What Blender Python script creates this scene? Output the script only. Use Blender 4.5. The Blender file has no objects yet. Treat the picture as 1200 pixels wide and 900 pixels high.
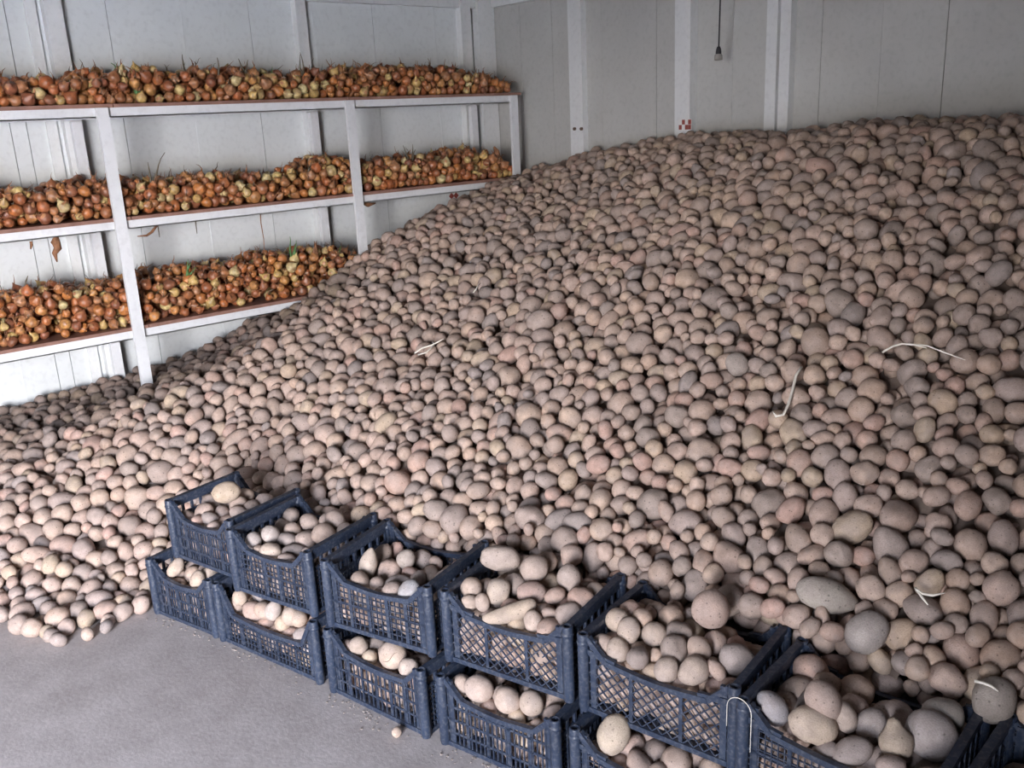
import bpy, bmesh, math, random
import numpy as np
from mathutils import Vector, Matrix, kdtree, noise
from mathutils.bvhtree import BVHTree

rng = np.random.default_rng(7)
random.seed(7)
scene = bpy.context.scene
COL = scene.collection

# ------------------------------------------------------------------ camera
EYE = 1.63
FPX = 1071.0
def cdir(px, py):
    v = np.array([px-600., -(py-450.), -FPX]); return v/np.linalg.norm(v)
_Y = cdir(1900, 72); _Z = -cdir(775, 4090)
_Z = _Z-_Z.dot(_Y)*_Y; _Z /= np.linalg.norm(_Z)
R3 = np.array([np.cross(_Y, _Z), _Y, _Z])          # camera space -> world
cam_d = bpy.data.cameras.new('camera'); cam = bpy.data.objects.new('camera', cam_d)
COL.objects.link(cam); scene.camera = cam
cam_d.sensor_width = 36; cam_d.lens = FPX/1200*36; cam_d.clip_start = .02
M4 = Matrix([list(R3[0])+[0], list(R3[1])+[0], list(R3[2])+[EYE], [0, 0, 0, 1]])
cam.matrix_world = M4
EYEV = np.array([0, 0, EYE])
def wray(px, py): return R3 @ cdir(px, py)
def on_z(px, py, z): r = wray(px, py); return EYEV+r*(z-EYE)/r[2]
def on_x(px, py, x): r = wray(px, py); return EYEV+r*x/r[0]
def on_y(px, py, y): r = wray(px, py); return EYEV+r*y/r[1]
def project(P):
    q = (np.asarray(P, float)-EYEV) @ R3           # rows: R3^T p
    d = -q[:, 2]; dd = np.where(d > .05, d, .05)
    return 600+FPX*q[:, 0]/dd, 450-FPX*q[:, 1]/dd, d

# ------------------------------------------------------------------ world, light, exposure
wd = bpy.data.worlds.new('overcast_sky'); scene.world = wd; wd.use_nodes = True
wt = wd.node_tree; bg = wt.nodes['Background']
bg.inputs[1].default_value = 6.0
# clear morning sky: pale and warm at the horizon, blue overhead, the same all round
_tc = wt.nodes.new('ShaderNodeTexCoord'); _sx = wt.nodes.new('ShaderNodeSeparateXYZ'); _rp = wt.nodes.new('ShaderNodeValToRGB')
wt.links.new(_tc.outputs['Generated'], _sx.inputs[0]); wt.links.new(_sx.outputs['Z'], _rp.inputs[0]); wt.links.new(_rp.outputs[0], bg.inputs[0])
_e = _rp.color_ramp.elements; _e[0].position = 0; _e[0].color = (1, .93, .88, 1); _e[1].position = .9; _e[1].color = (.34, .44, .68, 1)
_m = _e.new(.3); _m.color = (.72, .77, .90, 1)
# the open doorway in the right wall, just beside and behind the camera
DOOR_X, DOOR_Y0, DOOR_Y1, DOOR_Z = 0.16, -3.05, -1.0, 2.0
FY = -4.1
ld = bpy.data.lights.new('doorway_portal', 'AREA'); ld.shape = 'RECTANGLE'
ld.size = DOOR_Z; ld.size_y = DOOR_Y1-DOOR_Y0; ld.cycles.is_portal = True
lo = bpy.data.objects.new('doorway_portal', ld); COL.objects.link(lo)
lo.location = (DOOR_X+.03, (DOOR_Y0+DOOR_Y1)/2, DOOR_Z/2)
lo.rotation_euler = (0, math.pi/2, 0)   # the light's -Z looks into the room along -X
vs = scene.view_settings
vs.view_transform = 'Standard'; vs.look = 'None'; vs.gamma = 1; vs.use_curve_mapping = False
vs.exposure = 3.65

# ------------------------------------------------------------------ materials
def newmat(name, rough=.8, spec=.3):
    m = bpy.data.materials.new(name); m.use_nodes = True
    nt = m.node_tree; b = nt.nodes['Principled BSDF']
    b.inputs['Roughness'].default_value = rough
    b.inputs['Specular IOR Level'].default_value = spec
    return m, nt, b
def ramp(nt, fac, stops):
    r = nt.nodes.new('ShaderNodeValToRGB'); e = r.color_ramp.elements
    while len(e) < len(stops): e.new(.5)
    for k, (p, c) in enumerate(stops):
        e[k].position = p; e[k].color = (*c, 1)
    nt.links.new(fac, r.inputs[0]); return r.outputs[0]
def noise_tex(nt, scale, detail=3, coord='Object', rough=.5):
    tc = nt.nodes.new('ShaderNodeTexCoord'); n = nt.nodes.new('ShaderNodeTexNoise')
    n.inputs['Scale'].default_value = scale; n.inputs['Detail'].default_value = detail
    n.inputs['Roughness'].default_value = rough
    if coord == 'skin':
        tc = nt.nodes.new('ShaderNodeAttribute'); tc.attribute_name = 'skin_co'; nt.links.new(tc.outputs['Vector'], n.inputs['Vector'])
    else: nt.links.new(tc.outputs[coord], n.inputs['Vector'])
    return n
def mix(nt, fac, a, b, mode='MIX'):
    m = nt.nodes.new('ShaderNodeMix'); m.data_type = 'RGBA'; m.blend_type = mode
    for s, v in ((m.inputs[0], fac), (m.inputs[6], a), (m.inputs[7], b)):
        if isinstance(v, (int, float)): s.default_value = v
        elif isinstance(v, tuple): s.default_value = (*v, 1)
        else: nt.links.new(v, s)
    return m.outputs[2]
def bump(nt, b, h, strength, dist=.01):
    bp = nt.nodes.new('ShaderNodeBump'); bp.inputs['Strength'].default_value = strength
    bp.inputs['Distance'].default_value = dist
    nt.links.new(h, bp.inputs['Height']); nt.links.new(bp.outputs[0], b.inputs['Normal'])
def simple(name, col, rough=.7, var=.12, scale=12, spec=.3, bmp=0, coord='Object'):
    m, nt, b = newmat(name, rough, spec); n = noise_tex(nt, scale, 4, coord)
    lo_ = tuple(max(0, c*(1-var)) for c in col); hi = tuple(min(1, c*(1+var)) for c in col)
    nt.links.new(ramp(nt, n.outputs[0], [(.3, lo_), (.7, hi)]), b.inputs['Base Color'])
    if bmp: bump(nt, b, n.outputs[0], bmp)
    return m

def produce_mat(name, rough, spec, noise_scale, patch, dust, speck, bmp):
    """skin: the variant's own tint (colour attribute) x blotches, dusty film, dark eyes"""
    m, nt, b = newmat(name, rough, spec)
    at = nt.nodes.new('ShaderNodeAttribute'); at.attribute_name = 'tint'
    n = noise_tex(nt, noise_scale, 4, 'skin')
    bl = ramp(nt, n.outputs[0], [(.32, (1-patch,)*3), (.68, (1+patch*.6,)*3)])
    c = mix(nt, 1.0, at.outputs['Color'], bl, 'MULTIPLY')
    n2 = noise_tex(nt, noise_scale*.45, 2, 'skin')
    f = nt.nodes.new('ShaderNodeMapRange'); f.inputs[1].default_value = .42; f.inputs[2].default_value = .72
    f.inputs[4].default_value = .55
    nt.links.new(n2.outputs[0], f.inputs[0])
    c = mix(nt, f.outputs[0], c, dust)
    v = nt.nodes.new('ShaderNodeTexVoronoi'); v.inputs['Scale'].default_value = speck
    sa = nt.nodes.new('ShaderNodeAttribute'); sa.attribute_name = 'skin_co'; nt.links.new(sa.outputs['Vector'], v.inputs['Vector'])
    sp = ramp(nt, v.outputs['Distance'], [(.07, (.50,)*3), (.19, (1,)*3)])
    c = mix(nt, 1.0, c, sp, 'MULTIPLY')
    nt.links.new(c, b.inputs['Base Color'])
    nf = noise_tex(nt, noise_scale*9, 3, 'skin')
    c2 = mix(nt, 1.0, c, ramp(nt, nf.outputs[0], [(.35, (.88,)*3), (.6, (1.05,)*3)]), 'MULTIPLY'); nt.links.new(c2, b.inputs['Base Color'])
    bump(nt, b, nf.outputs[0], bmp, .004)
    return m
M_potato = produce_mat('potato_skin', .8, .25, 1.5, .2, (.345, .285, .26), 2.6, .35)
M_onion = produce_mat('onion_skin', .30, .6, 1.6, .5, (.30, .13, .075), 9, .3)

M_wall = None
def wall_material(name, base, low, dirt):
    m, nt, b = newmat(name, .55, .35)
    n = noise_tex(nt, 1.3, 6, 'Object', .65); n2 = noise_tex(nt, 38, 3)
    c = ramp(nt, n.outputs[0], [(.3, low), (.62, base)])
    s = ramp(nt, n2.outputs[0], [(.25, (.90,)*3), (.5, (1,)*3)])
    c = mix(nt, 1, c, s, 'MULTIPLY')
    n3 = noise_tex(nt, 7, 6, 'Object', .8)
    f = nt.nodes.new('ShaderNodeMapRange'); f.inputs[1].default_value = .66; f.inputs[2].default_value = .78
    f.inputs[4].default_value = .5
    nt.links.new(n3.outputs[0], f.inputs[0]); c = mix(nt, f.outputs[0], c, dirt)
    nt.links.new(c, b.inputs['Base Color']); bump(nt, b, n2.outputs[0], .08, .003)
    return m
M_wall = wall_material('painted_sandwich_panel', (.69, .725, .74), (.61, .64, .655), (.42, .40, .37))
M_wall_shaded = wall_material('dusty_grey_sandwich_panel', (.50, .505, .49), (.42, .42, .41), (.34, .31, .29))  # back wall: darker copy of the panel, its weaker light put into the colour
M_col = wall_material('white_painted_steel', (.72, .74, .75), (.64, .66, .67), (.40, .36, .33))
M_rack = wall_material('white_rack_steel', (.72, .74, .77), (.62, .64, .67), (.40, .30, .26))
M_board = simple('reddish_brown_board', (.26, .145, .115), .6, .2, 14)
M_ceil = simple('dull_ceiling_panel', (.13, .125, .12), .8, .08, 3)
M_dark = simple('bare_dark_boarding', (.10, .09, .08), .9, .2, 5)  # unseen right and front walls, made dark to cut bounced light
M_soil = simple('dry_soil', (.21, .165, .14), 1, .3, 20, .1)
M_crumb = simple('pale_dry_crumbs', (.30, .26, .23), 1, .3, 90)
M_black = simple('black_cable_rubber', (.03, .03, .035), .5, .2, 20)
M_socket = simple('grey_lamp_socket_plastic', (.30, .29, .27), .5, .1, 20)
M_straw = simple('dry_pale_straw', (.78, .74, .66), .8, .15, 30)
M_green = simple('green_onion_shoot_skin', (.09, .20, .07), .55, .3, 30)
M_flake = simple('papery_golden_husk', (.42, .20, .10), .4, .4, 30, .5)
M_husk = simple('dry_brown_husk', (.24, .115, .06), .7, .4, 40)
M_dryleaf = simple('withered_grey_brown_leaf', (.13, .11, .08), .8, .3, 30)
M_red = simple('red_sign_paint', (.28, .07, .06), .5, .05, 20)
M_white = simple('white_sign_paint', (.75, .75, .75), .5, .05, 20)
M_rust = simple('rusty_bolt_steel', (.12, .08, .06), .6, .3, 60)
M_crack = simple('dark_potato_crack', (.10, .06, .045), .9, .2, 60)
M_sprout = simple('pale_pink_potato_sprout', (.62, .42, .38), .6, .1, 60)

# floor: dusty concrete
M_floor, nt, b = newmat('dusty_concrete', .9, .2)
n = noise_tex(nt, 1.6, 7, 'Object', .62); n2 = noise_tex(nt, 70, 4, 'Object', .7); n3 = noise_tex(nt, 9, 5, 'Object', .6)
c = ramp(nt, n.outputs[0], [(.3, (.40, .36, .35)), (.7, (.485, .44, .43))])
c = mix(nt, 1, c, ramp(nt, n2.outputs[0], [(.3, (.86,)*3), (.6, (1.04,)*3)]), 'MULTIPLY')
c = mix(nt, 1, c, ramp(nt, n3.outputs[0], [(.35, (.9, .89, .88)), (.62, (1.05,)*3)]), 'MULTIPLY')
nt.links.new(c, b.inputs['Base Color']); bump(nt, b, n2.outputs[0], .35, .004)
# crate plastic
M_crate, nt, b = newmat('navy_blue_plastic', .42, .45)
n = noise_tex(nt, 9, 5, 'Object', .6); n2 = noise_tex(nt, 120, 2)
c = ramp(nt, n.outputs[0], [(.3, (.017, .026, .050)), (.7, (.031, .045, .078))])
f = nt.nodes.new('ShaderNodeMapRange'); f.inputs[1].default_value = .48; f.inputs[2].default_value = .75; f.inputs[4].default_value = .35
nt.links.new(n2.outputs[0], f.inputs[0]); c = mix(nt, f.outputs[0], c, (.20, .20, .21))
nt.links.new(c, b.inputs['Base Color'])
g = noise_tex(nt, 25, 2); nt.links.new(ramp(nt, g.outputs[0], [(.3, (.3,)*3), (.7, (.6,)*3)]), b.inputs['Roughness'])

# ------------------------------------------------------------------ object helpers
def mesh_from(name, verts, faces, mats, smooth=False, mi=None):
    me = bpy.data.meshes.new(name); me.from_pydata([tuple(v) for v in verts], [], faces)
    for m in mats: me.materials.append(m)
    if mi is not None: me.polygons.foreach_set('material_index', mi)
    if smooth: me.shade_smooth()
    me.update(); return me
def link(name, me, parent=None, **props):
    o = bpy.data.objects.new(name, me); COL.objects.link(o)
    if parent: o.parent = parent
    for k, v in props.items():
        if v is not None: o[k] = v
    return o
def thing(name, label, cat, loc=(0, 0, 0), rz=0, group=None):
    o = bpy.data.objects.new(name, None); COL.objects.link(o); o.location = loc; o.rotation_euler = (0, 0, rz)
    o.empty_display_size = .1; o['label'] = label; o['category'] = cat
    if group: o['group'] = group
    return o
class MB:
    def __init__(s): s.v = []; s.f = []
    def box(s, x0, x1, y0, y1, z0, z1):
        k = len(s.v)
        s.v += [(x0, y0, z0), (x1, y0, z0), (x1, y1, z0), (x0, y1, z0), (x0, y0, z1), (x1, y0, z1), (x1, y1, z1), (x0, y1, z1)]
        s.f += [tuple(k+i for i in q) for q in ((3, 2, 1, 0), (4, 5, 6, 7), (0, 1, 5, 4), (1, 2, 6, 5), (2, 3, 7, 6), (3, 0, 4, 7))]
        return s
    def bar(s, a, b, w, h, up=(0, 0, 1)):
        a = Vector(a); b = Vector(b); d = (b-a).normalized(); u = Vector(up)
        sx = d.cross(u)
        if sx.length < 1e-5: sx = d.cross(Vector((1, 0, 0)))
        sx.normalize(); uz = sx.cross(d).normalized()
        k = len(s.v)
        for p in (a, b):
            for i, j in ((-1, -1), (1, -1), (1, 1), (-1, 1)):
                s.v.append(tuple(p+sx*(w/2*i)+uz*(h/2*j)))
        s.f += [tuple(k+i for i in q) for q in ((0, 1, 2, 3), (7, 6, 5, 4), (0, 4, 5, 1), (1, 5, 6, 2), (2, 6, 7, 3), (3, 7, 4, 0))]
        return s
    def tube(s, pts, rad, n=8, cap=True):
        pts = [Vector(p) for p in pts]; m = len(pts)
        rr = rad if isinstance(rad, (list, tuple)) else [rad]*m
        k = len(s.v); ref = Vector((.31, .17, .93))
        for i, p in enumerate(pts):
            d = (pts[min(i+1, m-1)]-pts[max(i-1, 0)]).normalized()
            a = d.cross(ref)
            if a.length < .1: a = d.cross(Vector((1, 0, 0)))
            a.normalize(); bb = d.cross(a)
            for j in range(n):
                t = 2*math.pi*j/n; s.v.append(tuple(p+(a*math.cos(t)+bb*math.sin(t))*rr[i]))
        for i in range(m-1):
            for j in range(n):
                j2 = (j+1) % n
                s.f.append((k+i*n+j, k+i*n+j2, k+(i+1)*n+j2, k+(i+1)*n+j))
        if cap:
            s.f.append(tuple(k+j for j in range(n))[::-1]); s.f.append(tuple(k+(m-1)*n+j for j in range(n)))
        return s
    def lathe(s, prof, cx=0, cy=0, n=12):
        k = len(s.v)
        for r, z in prof:
            for j in range(n):
                t = 2*math.pi*j/n; s.v.append((cx+r*math.cos(t), cy+r*math.sin(t), z))
        for i in range(len(prof)-1):
            for j in range(n):
                j2 = (j+1) % n; s.f.append((k+i*n+j, k+i*n+j2, k+(i+1)*n+j2, k+(i+1)*n+j))
        return s
    def build(s, name, mat, parent=None, smooth=False, **props):
        return link(name, mesh_from(name, s.v, s.f, [mat], smooth), parent, **props)

# ------------------------------------------------------------------ the room
WX, BY, ZC = -5.2, 4.36, 2.62           # left wall plane, back wall plane, ceiling
RX = DOOR_X                             # right wall plane
def panels(side, edges, z0, z1, root_box, fixed, axis, M_wall=M_wall):
    """wall built as a backing with separate panels, joints recessed between them"""
    w = MB().box(*root_box).build('wall_'+side, M_wall, kind='structure')
    for a, b_ in zip(edges[:-1], edges[1:]):
        m = MB(); g = .0018
        if axis == 'y': m.box(min(fixed, fixed), fixed+.022, a+g, b_-g, z0, z1)
        elif axis == 'x': m.box(a+g, b_-g, fixed-.022, fixed, z0, z1)
        else: m.box(fixed-.022, fixed, a+g, b_-g, z0, z1)
        p = m.build('panel', M_wall, w)
        # one shallow pressed rib down the middle of each panel
        r = MB(); c_ = (a+b_)/2
        if b_-a > .3:
            if axis == 'y': r.box(fixed+.02, fixed+.0245, c_-.004, c_+.004, z0, z1)
            elif axis == 'x': r.box(c_-.004, c_+.004, fixed-.0245, fixed-.02, z0, z1)
            else: r.box(fixed-.0245, fixed-.02, c_-.004, c_+.004, z0, z1)
            r.build('pressed_rib', M_wall, p)
    return w
link('floor', mesh_from('floor', *(lambda m: (m.v, m.f))(MB().box(WX-.3, RX+.02, FY-.2, BY+.3, -.12, 0)), [M_floor]), kind='structure')
MB().box(RX+.14, RX+16, -16, 16, -.14, -.02).build('ground_outside', simple('grey_yard_concrete', (.47, .43, .38), .9, .1, 2), kind='structure')
MB().box(WX-.3, RX+.3, FY-.2, BY+.3, ZC, ZC+.1).build('ceiling', M_ceil, kind='structure')
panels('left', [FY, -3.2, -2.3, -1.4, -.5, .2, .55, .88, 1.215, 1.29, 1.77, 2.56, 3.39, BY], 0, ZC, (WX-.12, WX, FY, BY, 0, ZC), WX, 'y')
panels('back', [WX+.03, -4.55, -3.68, -2.62, -2.0, -1.1, -.3, RX], 0, ZC, (WX-.12, RX+.1, BY, BY+.12, 0, ZC), BY, 'x', M_wall_shaded)
wr = MB(); wr.box(RX, RX+.12, DOOR_Y1, BY, 0, ZC); wr.box(RX, RX+.12, FY, DOOR_Y0, 0, ZC); wr.box(RX, RX+.12, DOOR_Y0, DOOR_Y1, DOOR_Z, ZC)
wr.build('wall_right', M_dark, kind='structure')
panels('front', [WX, -4.2, -3.2, -2.2, -1.2, -.2, RX], 0, ZC, (WX-.12, RX+.1, FY-.12, FY-.022, 0, ZC), FY, 'x', M_dark)  # unseen front wall, dark to cut bounced light
tr = MB(); tr.box(RX-.02, RX+.15, DOOR_Y1, DOOR_Y1+.05, 0, DOOR_Z+.05); tr.box(RX-.02, RX+.15, DOOR_Y0-.05, DOOR_Y0, 0, DOOR_Z+.05)
tr.box(RX-.02, RX+.15, DOOR_Y0, DOOR_Y1, DOOR_Z, DOOR_Z+.05); tr.build('trim_1', M_col, kind='structure')

# steel columns and rails on the walls
PX = WX+.022
def column(axis, a, b_, depth, label, lip=0, z1=ZC):
    m = MB()
    if axis == 'y': m.box(PX, PX+depth, a, b_, 0, z1)
    else: m.box(a, b_, BY-.022-depth, BY-.022, 0, z1)
    if lip:      # thin raised edge of the pressed profile
        if axis == 'y': m.box(PX+depth, PX+depth+.008, a, a+lip, 0, z1)
        else: m.box(b_-lip, b_, BY-.03-depth, BY-.022-depth, 0, z1)
    o = m.build('wall_column', M_col, kind='structure'); o['label'] = label; return o
column('y', 1.378, 1.428, .02, 'narrow white strip beside the wide steel column on the left wall')
column('y', 1.455, 1.54, .055, 'wide white steel column on the left wall behind the rack')
column('y', 2.83, 2.90, .05, 'narrow white steel column on the left wall behind the second rack post', .012)
column('y', 4.05, 4.14, .05, 'white steel column on the left wall just before the corner', .012)
column('y', 4.19, BY-.03, .07, 'white corner column where left and back walls meet')
column('x', -4.36, -4.245, .045, 'pale steel column on the back wall nearest the rack')
column('x', -3.50, -3.385, .055, 'pale steel column on the back wall with a red marking above the heap', .018)
column('x', -2.92, -2.855, .03, 'left strip of the double column on the back wall')
column('x', -2.825, -2.765, .05, 'right bright strip of the double column on the back wall')
MB().box(PX, PX+.044, FY, 4.19, 2.33, 2.385).build('trim_2', M_col, kind='structure')
MB().box(WX+.1, RX, BY-.022-.040, BY-.022, 2.335, 2.39).build('trim_3', M_col, kind='structure')
# bolts on the back columns, scuffs are in the paint
for (px, py) in ((674, 151), (682, 151)):
    p = on_y(px, py, BY-.07); m = MB().lathe([(0, .012), (.011, .012), (.011, 0), (0, 0)], 0, 0, 6)
    o = m.build('bolt', M_rust, None, label=['rusty bolt low on the back wall column nearest the rack, left of two', 'rusty bolt low on the back wall column nearest the rack, right of two'][px > 680], category='bolt', group='column bolts')
    o.location = tuple(p); o.rotation_euler = (math.pi/2, 0, 0)

# warning label with red diamonds on the left wall near the corner
t = thing('warning_sticker', 'small white sticker with red diamonds on left wall under the middle shelf', 'sticker', tuple(on_x(532, 238, PX+.004)))
MB().box(-.001, .002, -.04, .04, -.08, .08).build('backing', M_white, t)
for (yy, zz) in ((-.02, .05), (.02, .05), (0, .015), (-.02, -.02), (.02, -.02)):
    k = .022; me = mesh_from('diamond', [(0, -k, 0), (0, 0, -k), (0, k, 0), (0, 0, k), (.003, -k, 0), (.003, 0, -k), (.003, k, 0), (.003, 0, k)],
        [(0, 3, 2, 1), (4, 5, 6, 7), (0, 1, 5, 4), (1, 2, 6, 5), (2, 3, 7, 6), (3, 0, 4, 7)], [M_red])
    o = link('diamond', me, t); o.location = (.002, yy, zz)
p = on_y(804, 146, BY-.08)
t = thing('warning_sticker', 'small reddish patterned sticker on the back column above the heap crest', 'sticker', (p[0], BY-.0875, p[2]))
MB().box(-.045, .045, -.002, .006, -.03, .03).build('backing', M_white, t)
for i in range(4):
    for j in range(2):
        if (i+j) % 2 == 0 or i == 3:
            o = MB().box(-.043+i*.022, -.023+i*.022, -.004, -.001, -.027+j*.028, -.001+j*.028).build('red_patch', M_red, t)

# hanging cable with an empty lamp socket
p = on_y(842, 64, 4.0)
t = thing('pendant_socket', 'black cable hanging with an empty grey lamp socket before the back wall', 'lamp socket', (p[0], 4.0, p[2]))
pts = [(0.004*math.sin(z*5)+.012*(z/.8)**2, 0, z) for z in np.linspace(.035, ZC-p[2], 14)]
MB().tube(pts, .0042, 6).build('cable', M_black, t, True)
sk = .72
MB().lathe([(r_*sk, z_*sk) for r_, z_ in [(0, .055), (.010, .053), (.016, .04), (.020, .02), (.020, .0)]], 0, 0, 12).build('socket_cap', M_black, t, True)
MB().lathe([(r_*sk, z_*sk) for r_, z_ in [(.020, .004), (.027, -.002), (.029, -.035), (.022, -.038), (.021, -.01), (0, -.008)]], 0, 0, 12).build('socket_shell', M_socket, t, True)

# ------------------------------------------------------------------ the rack of shelves
SX = -4.70                               # front plane of the rack
SB = WX+.09                              # back plane
rack = thing('storage_rack', 'white steel rack with three long brown shelves along the left wall, bearing onions', 'rack', (SX, .0, 0))
def rel(m): return [(v[0]-SX, v[1], v[2]) for v in m.v]
def rk(m, name, mat):
    m.v = rel(m); return m.build(name, mat, rack)
RY0, RY1 = -.9, 4.135
LEVELS = ((.632, .676), (1.178, 1.220), (1.708, 1.752))
for y in (.1, 1.475, 2.83, 4.06):
    top = 1.752 if y != 4.06 else 1.752
    rk(MB().box(SX+.019, SX+.040, y, y+.055, 0, top), 'post', M_rack)
    rk(MB().box(SB, SB+.035, y, y+.05, 0, 1.70), 'post', M_rack)
    for z0, z1 in LEVELS:
        rk(MB().box(SB+.035, SX-.01, y+.01, y+.04, z0+.004, z0+.036), 'cross_bar', M_rack)
for z0, z1 in LEVELS:
    rk(MB().box(SX-.030, SX+.018, RY0, RY1, z0, z0+.005).box(SX+.010, SX+.018, RY0, RY1, z0, z1), 'beam', M_rack)
    rk(MB().box(SB, SB+.03, RY0, RY1, z0, z1), 'beam', M_rack)
    ys = [RY0, .62 if z0 > 1.5 else .3, 1.56, 2.86, RY1+.03]
    for a, b_ in zip(ys[:-1], ys[1:]):
        j = random.uniform(-.001, .002)
        rk(MB().box(SB-.01, SX+.024, a+.002, b_-.002, z1+j*0, z1+.017+j), 'shelf_board', M_board)
BOARD_TOP = [z1+.018 for z0, z1 in LEVELS]

# ------------------------------------------------------------------ crates
CH = .215
CR = {  # name: tier, x, y (front middle), angle, width, depth, lattice style, fill profile (front, back) heights, count, label
 'U1': (1, -2.815, .998, .24, .335, .29, 'slots', (.155, .20)),
 'U2': (1, -2.430, 1.055, .29, .345, .30, 'grid', (.150, .205)),
 'U3': (1, -2.015, 1.170, .33, .372, .30, 'grid', (.150, .155)),
 'U4': (1, -1.615, 1.302, .28, .385, .30, 'diagonal', (.17, .26)),
 'U5': (1, -1.195, 1.397, .21, .400, .30, 'diagonal', (.175, .27)),
 'U6': (1, -.772, 1.440, .13, .405, .29, 'fine', (.175, .20)),
 'U7': (1, -.345, 1.47, .09, .40, .30, 'fine', (.14, .17)),
 'L1': (0, -2.885, .925, .27, .325, .29, 'slots', (.165, .19)),
 'L2': (0, -2.473, 1.030, .24, .470, .30, 'grid', (.165, .19)),
 'L3': (0, -2.000, 1.131, .20, .385, .30, 'open', (.155, .19)),
 'L4': (0, -1.585, 1.235, .25, .371, .30, 'slots', (.165, .19)),
 'L5': (0, -1.165, 1.330, .20, .400, .30, 'fine', (.165, .19)),
 'L6': (0, -.745, 1.375, .13, .40, .30, 'diagonal', (.16, .18)),
 'L7': (0, -.325, 1.41, .09, .40, .30, 'fine', (.16, .18)),
}
CLABEL = {
 'U1': 'leftmost upper crate, navy slotted plastic, large pale potato on its back rim',
 'U2': 'second navy crate from the left in the upper tier, leaning over the scooped crate below',
 'U3': 'third upper navy crate from the left, half empty, inner back wall showing',
 'U4': 'fourth upper navy crate from the left, diamond lattice, holding a long finger-shaped potato',
 'U5': 'fifth upper navy crate from the left, diamond lattice, very large pink potato at its back',
 'U6': 'sixth upper navy crate from the left, fine lattice, holding a potato with white sprout',
 'U7': 'navy crate cut off at the bottom right corner of the photo',
 'L1': 'leftmost crate of the lower tier, small navy slotted plastic, standing on the floor',
 'L2': 'wide navy crate second from the left in the lower tier, with a deeply scooped front',
 'L3': 'navy crate third from the left in the lower tier, holding the big cracked potato',
 'L4': 'fourth lower navy crate from the left, big pale potatoes along its front rail',
 'L5': 'fifth lower navy crate at the bottom edge, with a very large pale potato',
 'L6': 'navy crate in the lower tier hidden under the crate with the sprouted potato',
 'L7': 'navy crate in the lower tier beneath the bottom right corner crate',
}
def crate_local(k, x, y, z):
    t_, cx, cy, a, w, d = CR[k][:6]
    return (cx+x*math.cos(a)-y*math.sin(a), cy+x*math.sin(a)+y*math.cos(a), t_*CH+z)
def world_to_crate(k, P):
    t_, cx, cy, a, w, d = CR[k][:6]; P = np.asarray(P)
    dx = P[..., 0]-cx; dy = P[..., 1]-cy
    return np.stack([dx*math.cos(a)+dy*math.sin(a), -dx*math.sin(a)+dy*math.cos(a), P[..., 2]-t_*CH], -1)

def scoop(x, w, deep):
    """height of the front rail's top at x"""
    e = w/2-.018; s = .052
    u = abs(x); lowz = CH*deep; mid = CH*(deep+.05)
    if u > e-s: return mid+(CH-.004-mid)*(u-(e-s))/s
    return lowz+(mid-lowz)*(u/(e-s))**1.5
def lattice(m, w, style, topf, y, th=.004, z0=.014):
    """real bars between base and rail on an upright wall plane y (local)"""
    e = w/2-.02
    def vbar(x, t=.0035):
        m.box(x-t/2, x+t/2, y-th/2, y+th/2, z0, topf(x)-.004)
    def hbar(z, t=.0035, step=.02):
        xs = np.arange(-e, e+1e-6, (2*e)/14)
        for a, b_ in zip(xs[:-1], xs[1:]):
            if z < topf((a+b_)/2)-.006: m.box(a, b_, y-th/2, y+th/2, z-t/2, z+t/2)
    def dbar(x0, sgn, t=.003):
        # 45 degree bar starting on the base at x0, clipped by the rail and sides
        x, z = x0, z0; last = None; step = .006
        while -e <= x <= e and z < topf(x)-.006:
            last = (x, z); x += sgn*step; z += step
        if last and last[1]-z0 > .008: m.bar((x0, y, z0), (last[0], y, last[1]), t, th*.8, up=(0, 1, 0))
    if style == 'grid':
        for x in np.arange(-e+.012, e, .0165): vbar(x, .0026)
        for z in np.arange(.03, CH, .0180): hbar(z, .0026)
        for x in np.linspace(-e, e, 6)[1:-1]: vbar(x, .009)
        hbar(.085, .007)
    elif style == 'fine':
        for x in np.arange(-e+.008, e, .0145): vbar(x, .0022)
        for z in np.arange(.026, CH, .0155): hbar(z, .0022)
        for x in np.linspace(-e, e, 5)[1:-1]: vbar(x, .009)
        hbar(.095, .006)
    elif style == 'open':
        for x in np.linspace(-e, e, 7)[1:-1]: vbar(x, .009)
        for z in (.05, .09, .13): hbar(z, .006)
        for x in np.arange(-e+.01, e, .018): vbar(x, .003)
    elif style == 'slots':
        for x in np.linspace(-e, e, 6)[1:-1]: vbar(x, .010)
        for z in (.045, .085, .125): hbar(z, .007)
        for x in np.arange(-e+.008, e, .0140): vbar(x, .0036)
    else:
        sp = .0265
        for x in np.arange(-e-.2, e+.2, sp):
            for sg in (1, -1):
                if -e <= x <= e: dbar(x, sg)
                else:
                    x1 = -e if x < -e else e
                    if (x < -e and sg == 1) or (x > e and sg == -1):
                        zz = z0+abs(x-x1); xx = x1; st = (xx, zz); last = None
                        while -e <= xx <= e and zz < topf(xx)-.006:
                            last = (xx, zz); xx += sg*.006; zz += .006
                        if last and last[1]-st[1] > .008: m.bar((st[0], y, st[1]), (last[0], y, last[1]), .003, th*.8, up=(0, 1, 0))
        for x in (-e*.36, e*.36): vbar(x, .009)
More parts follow.
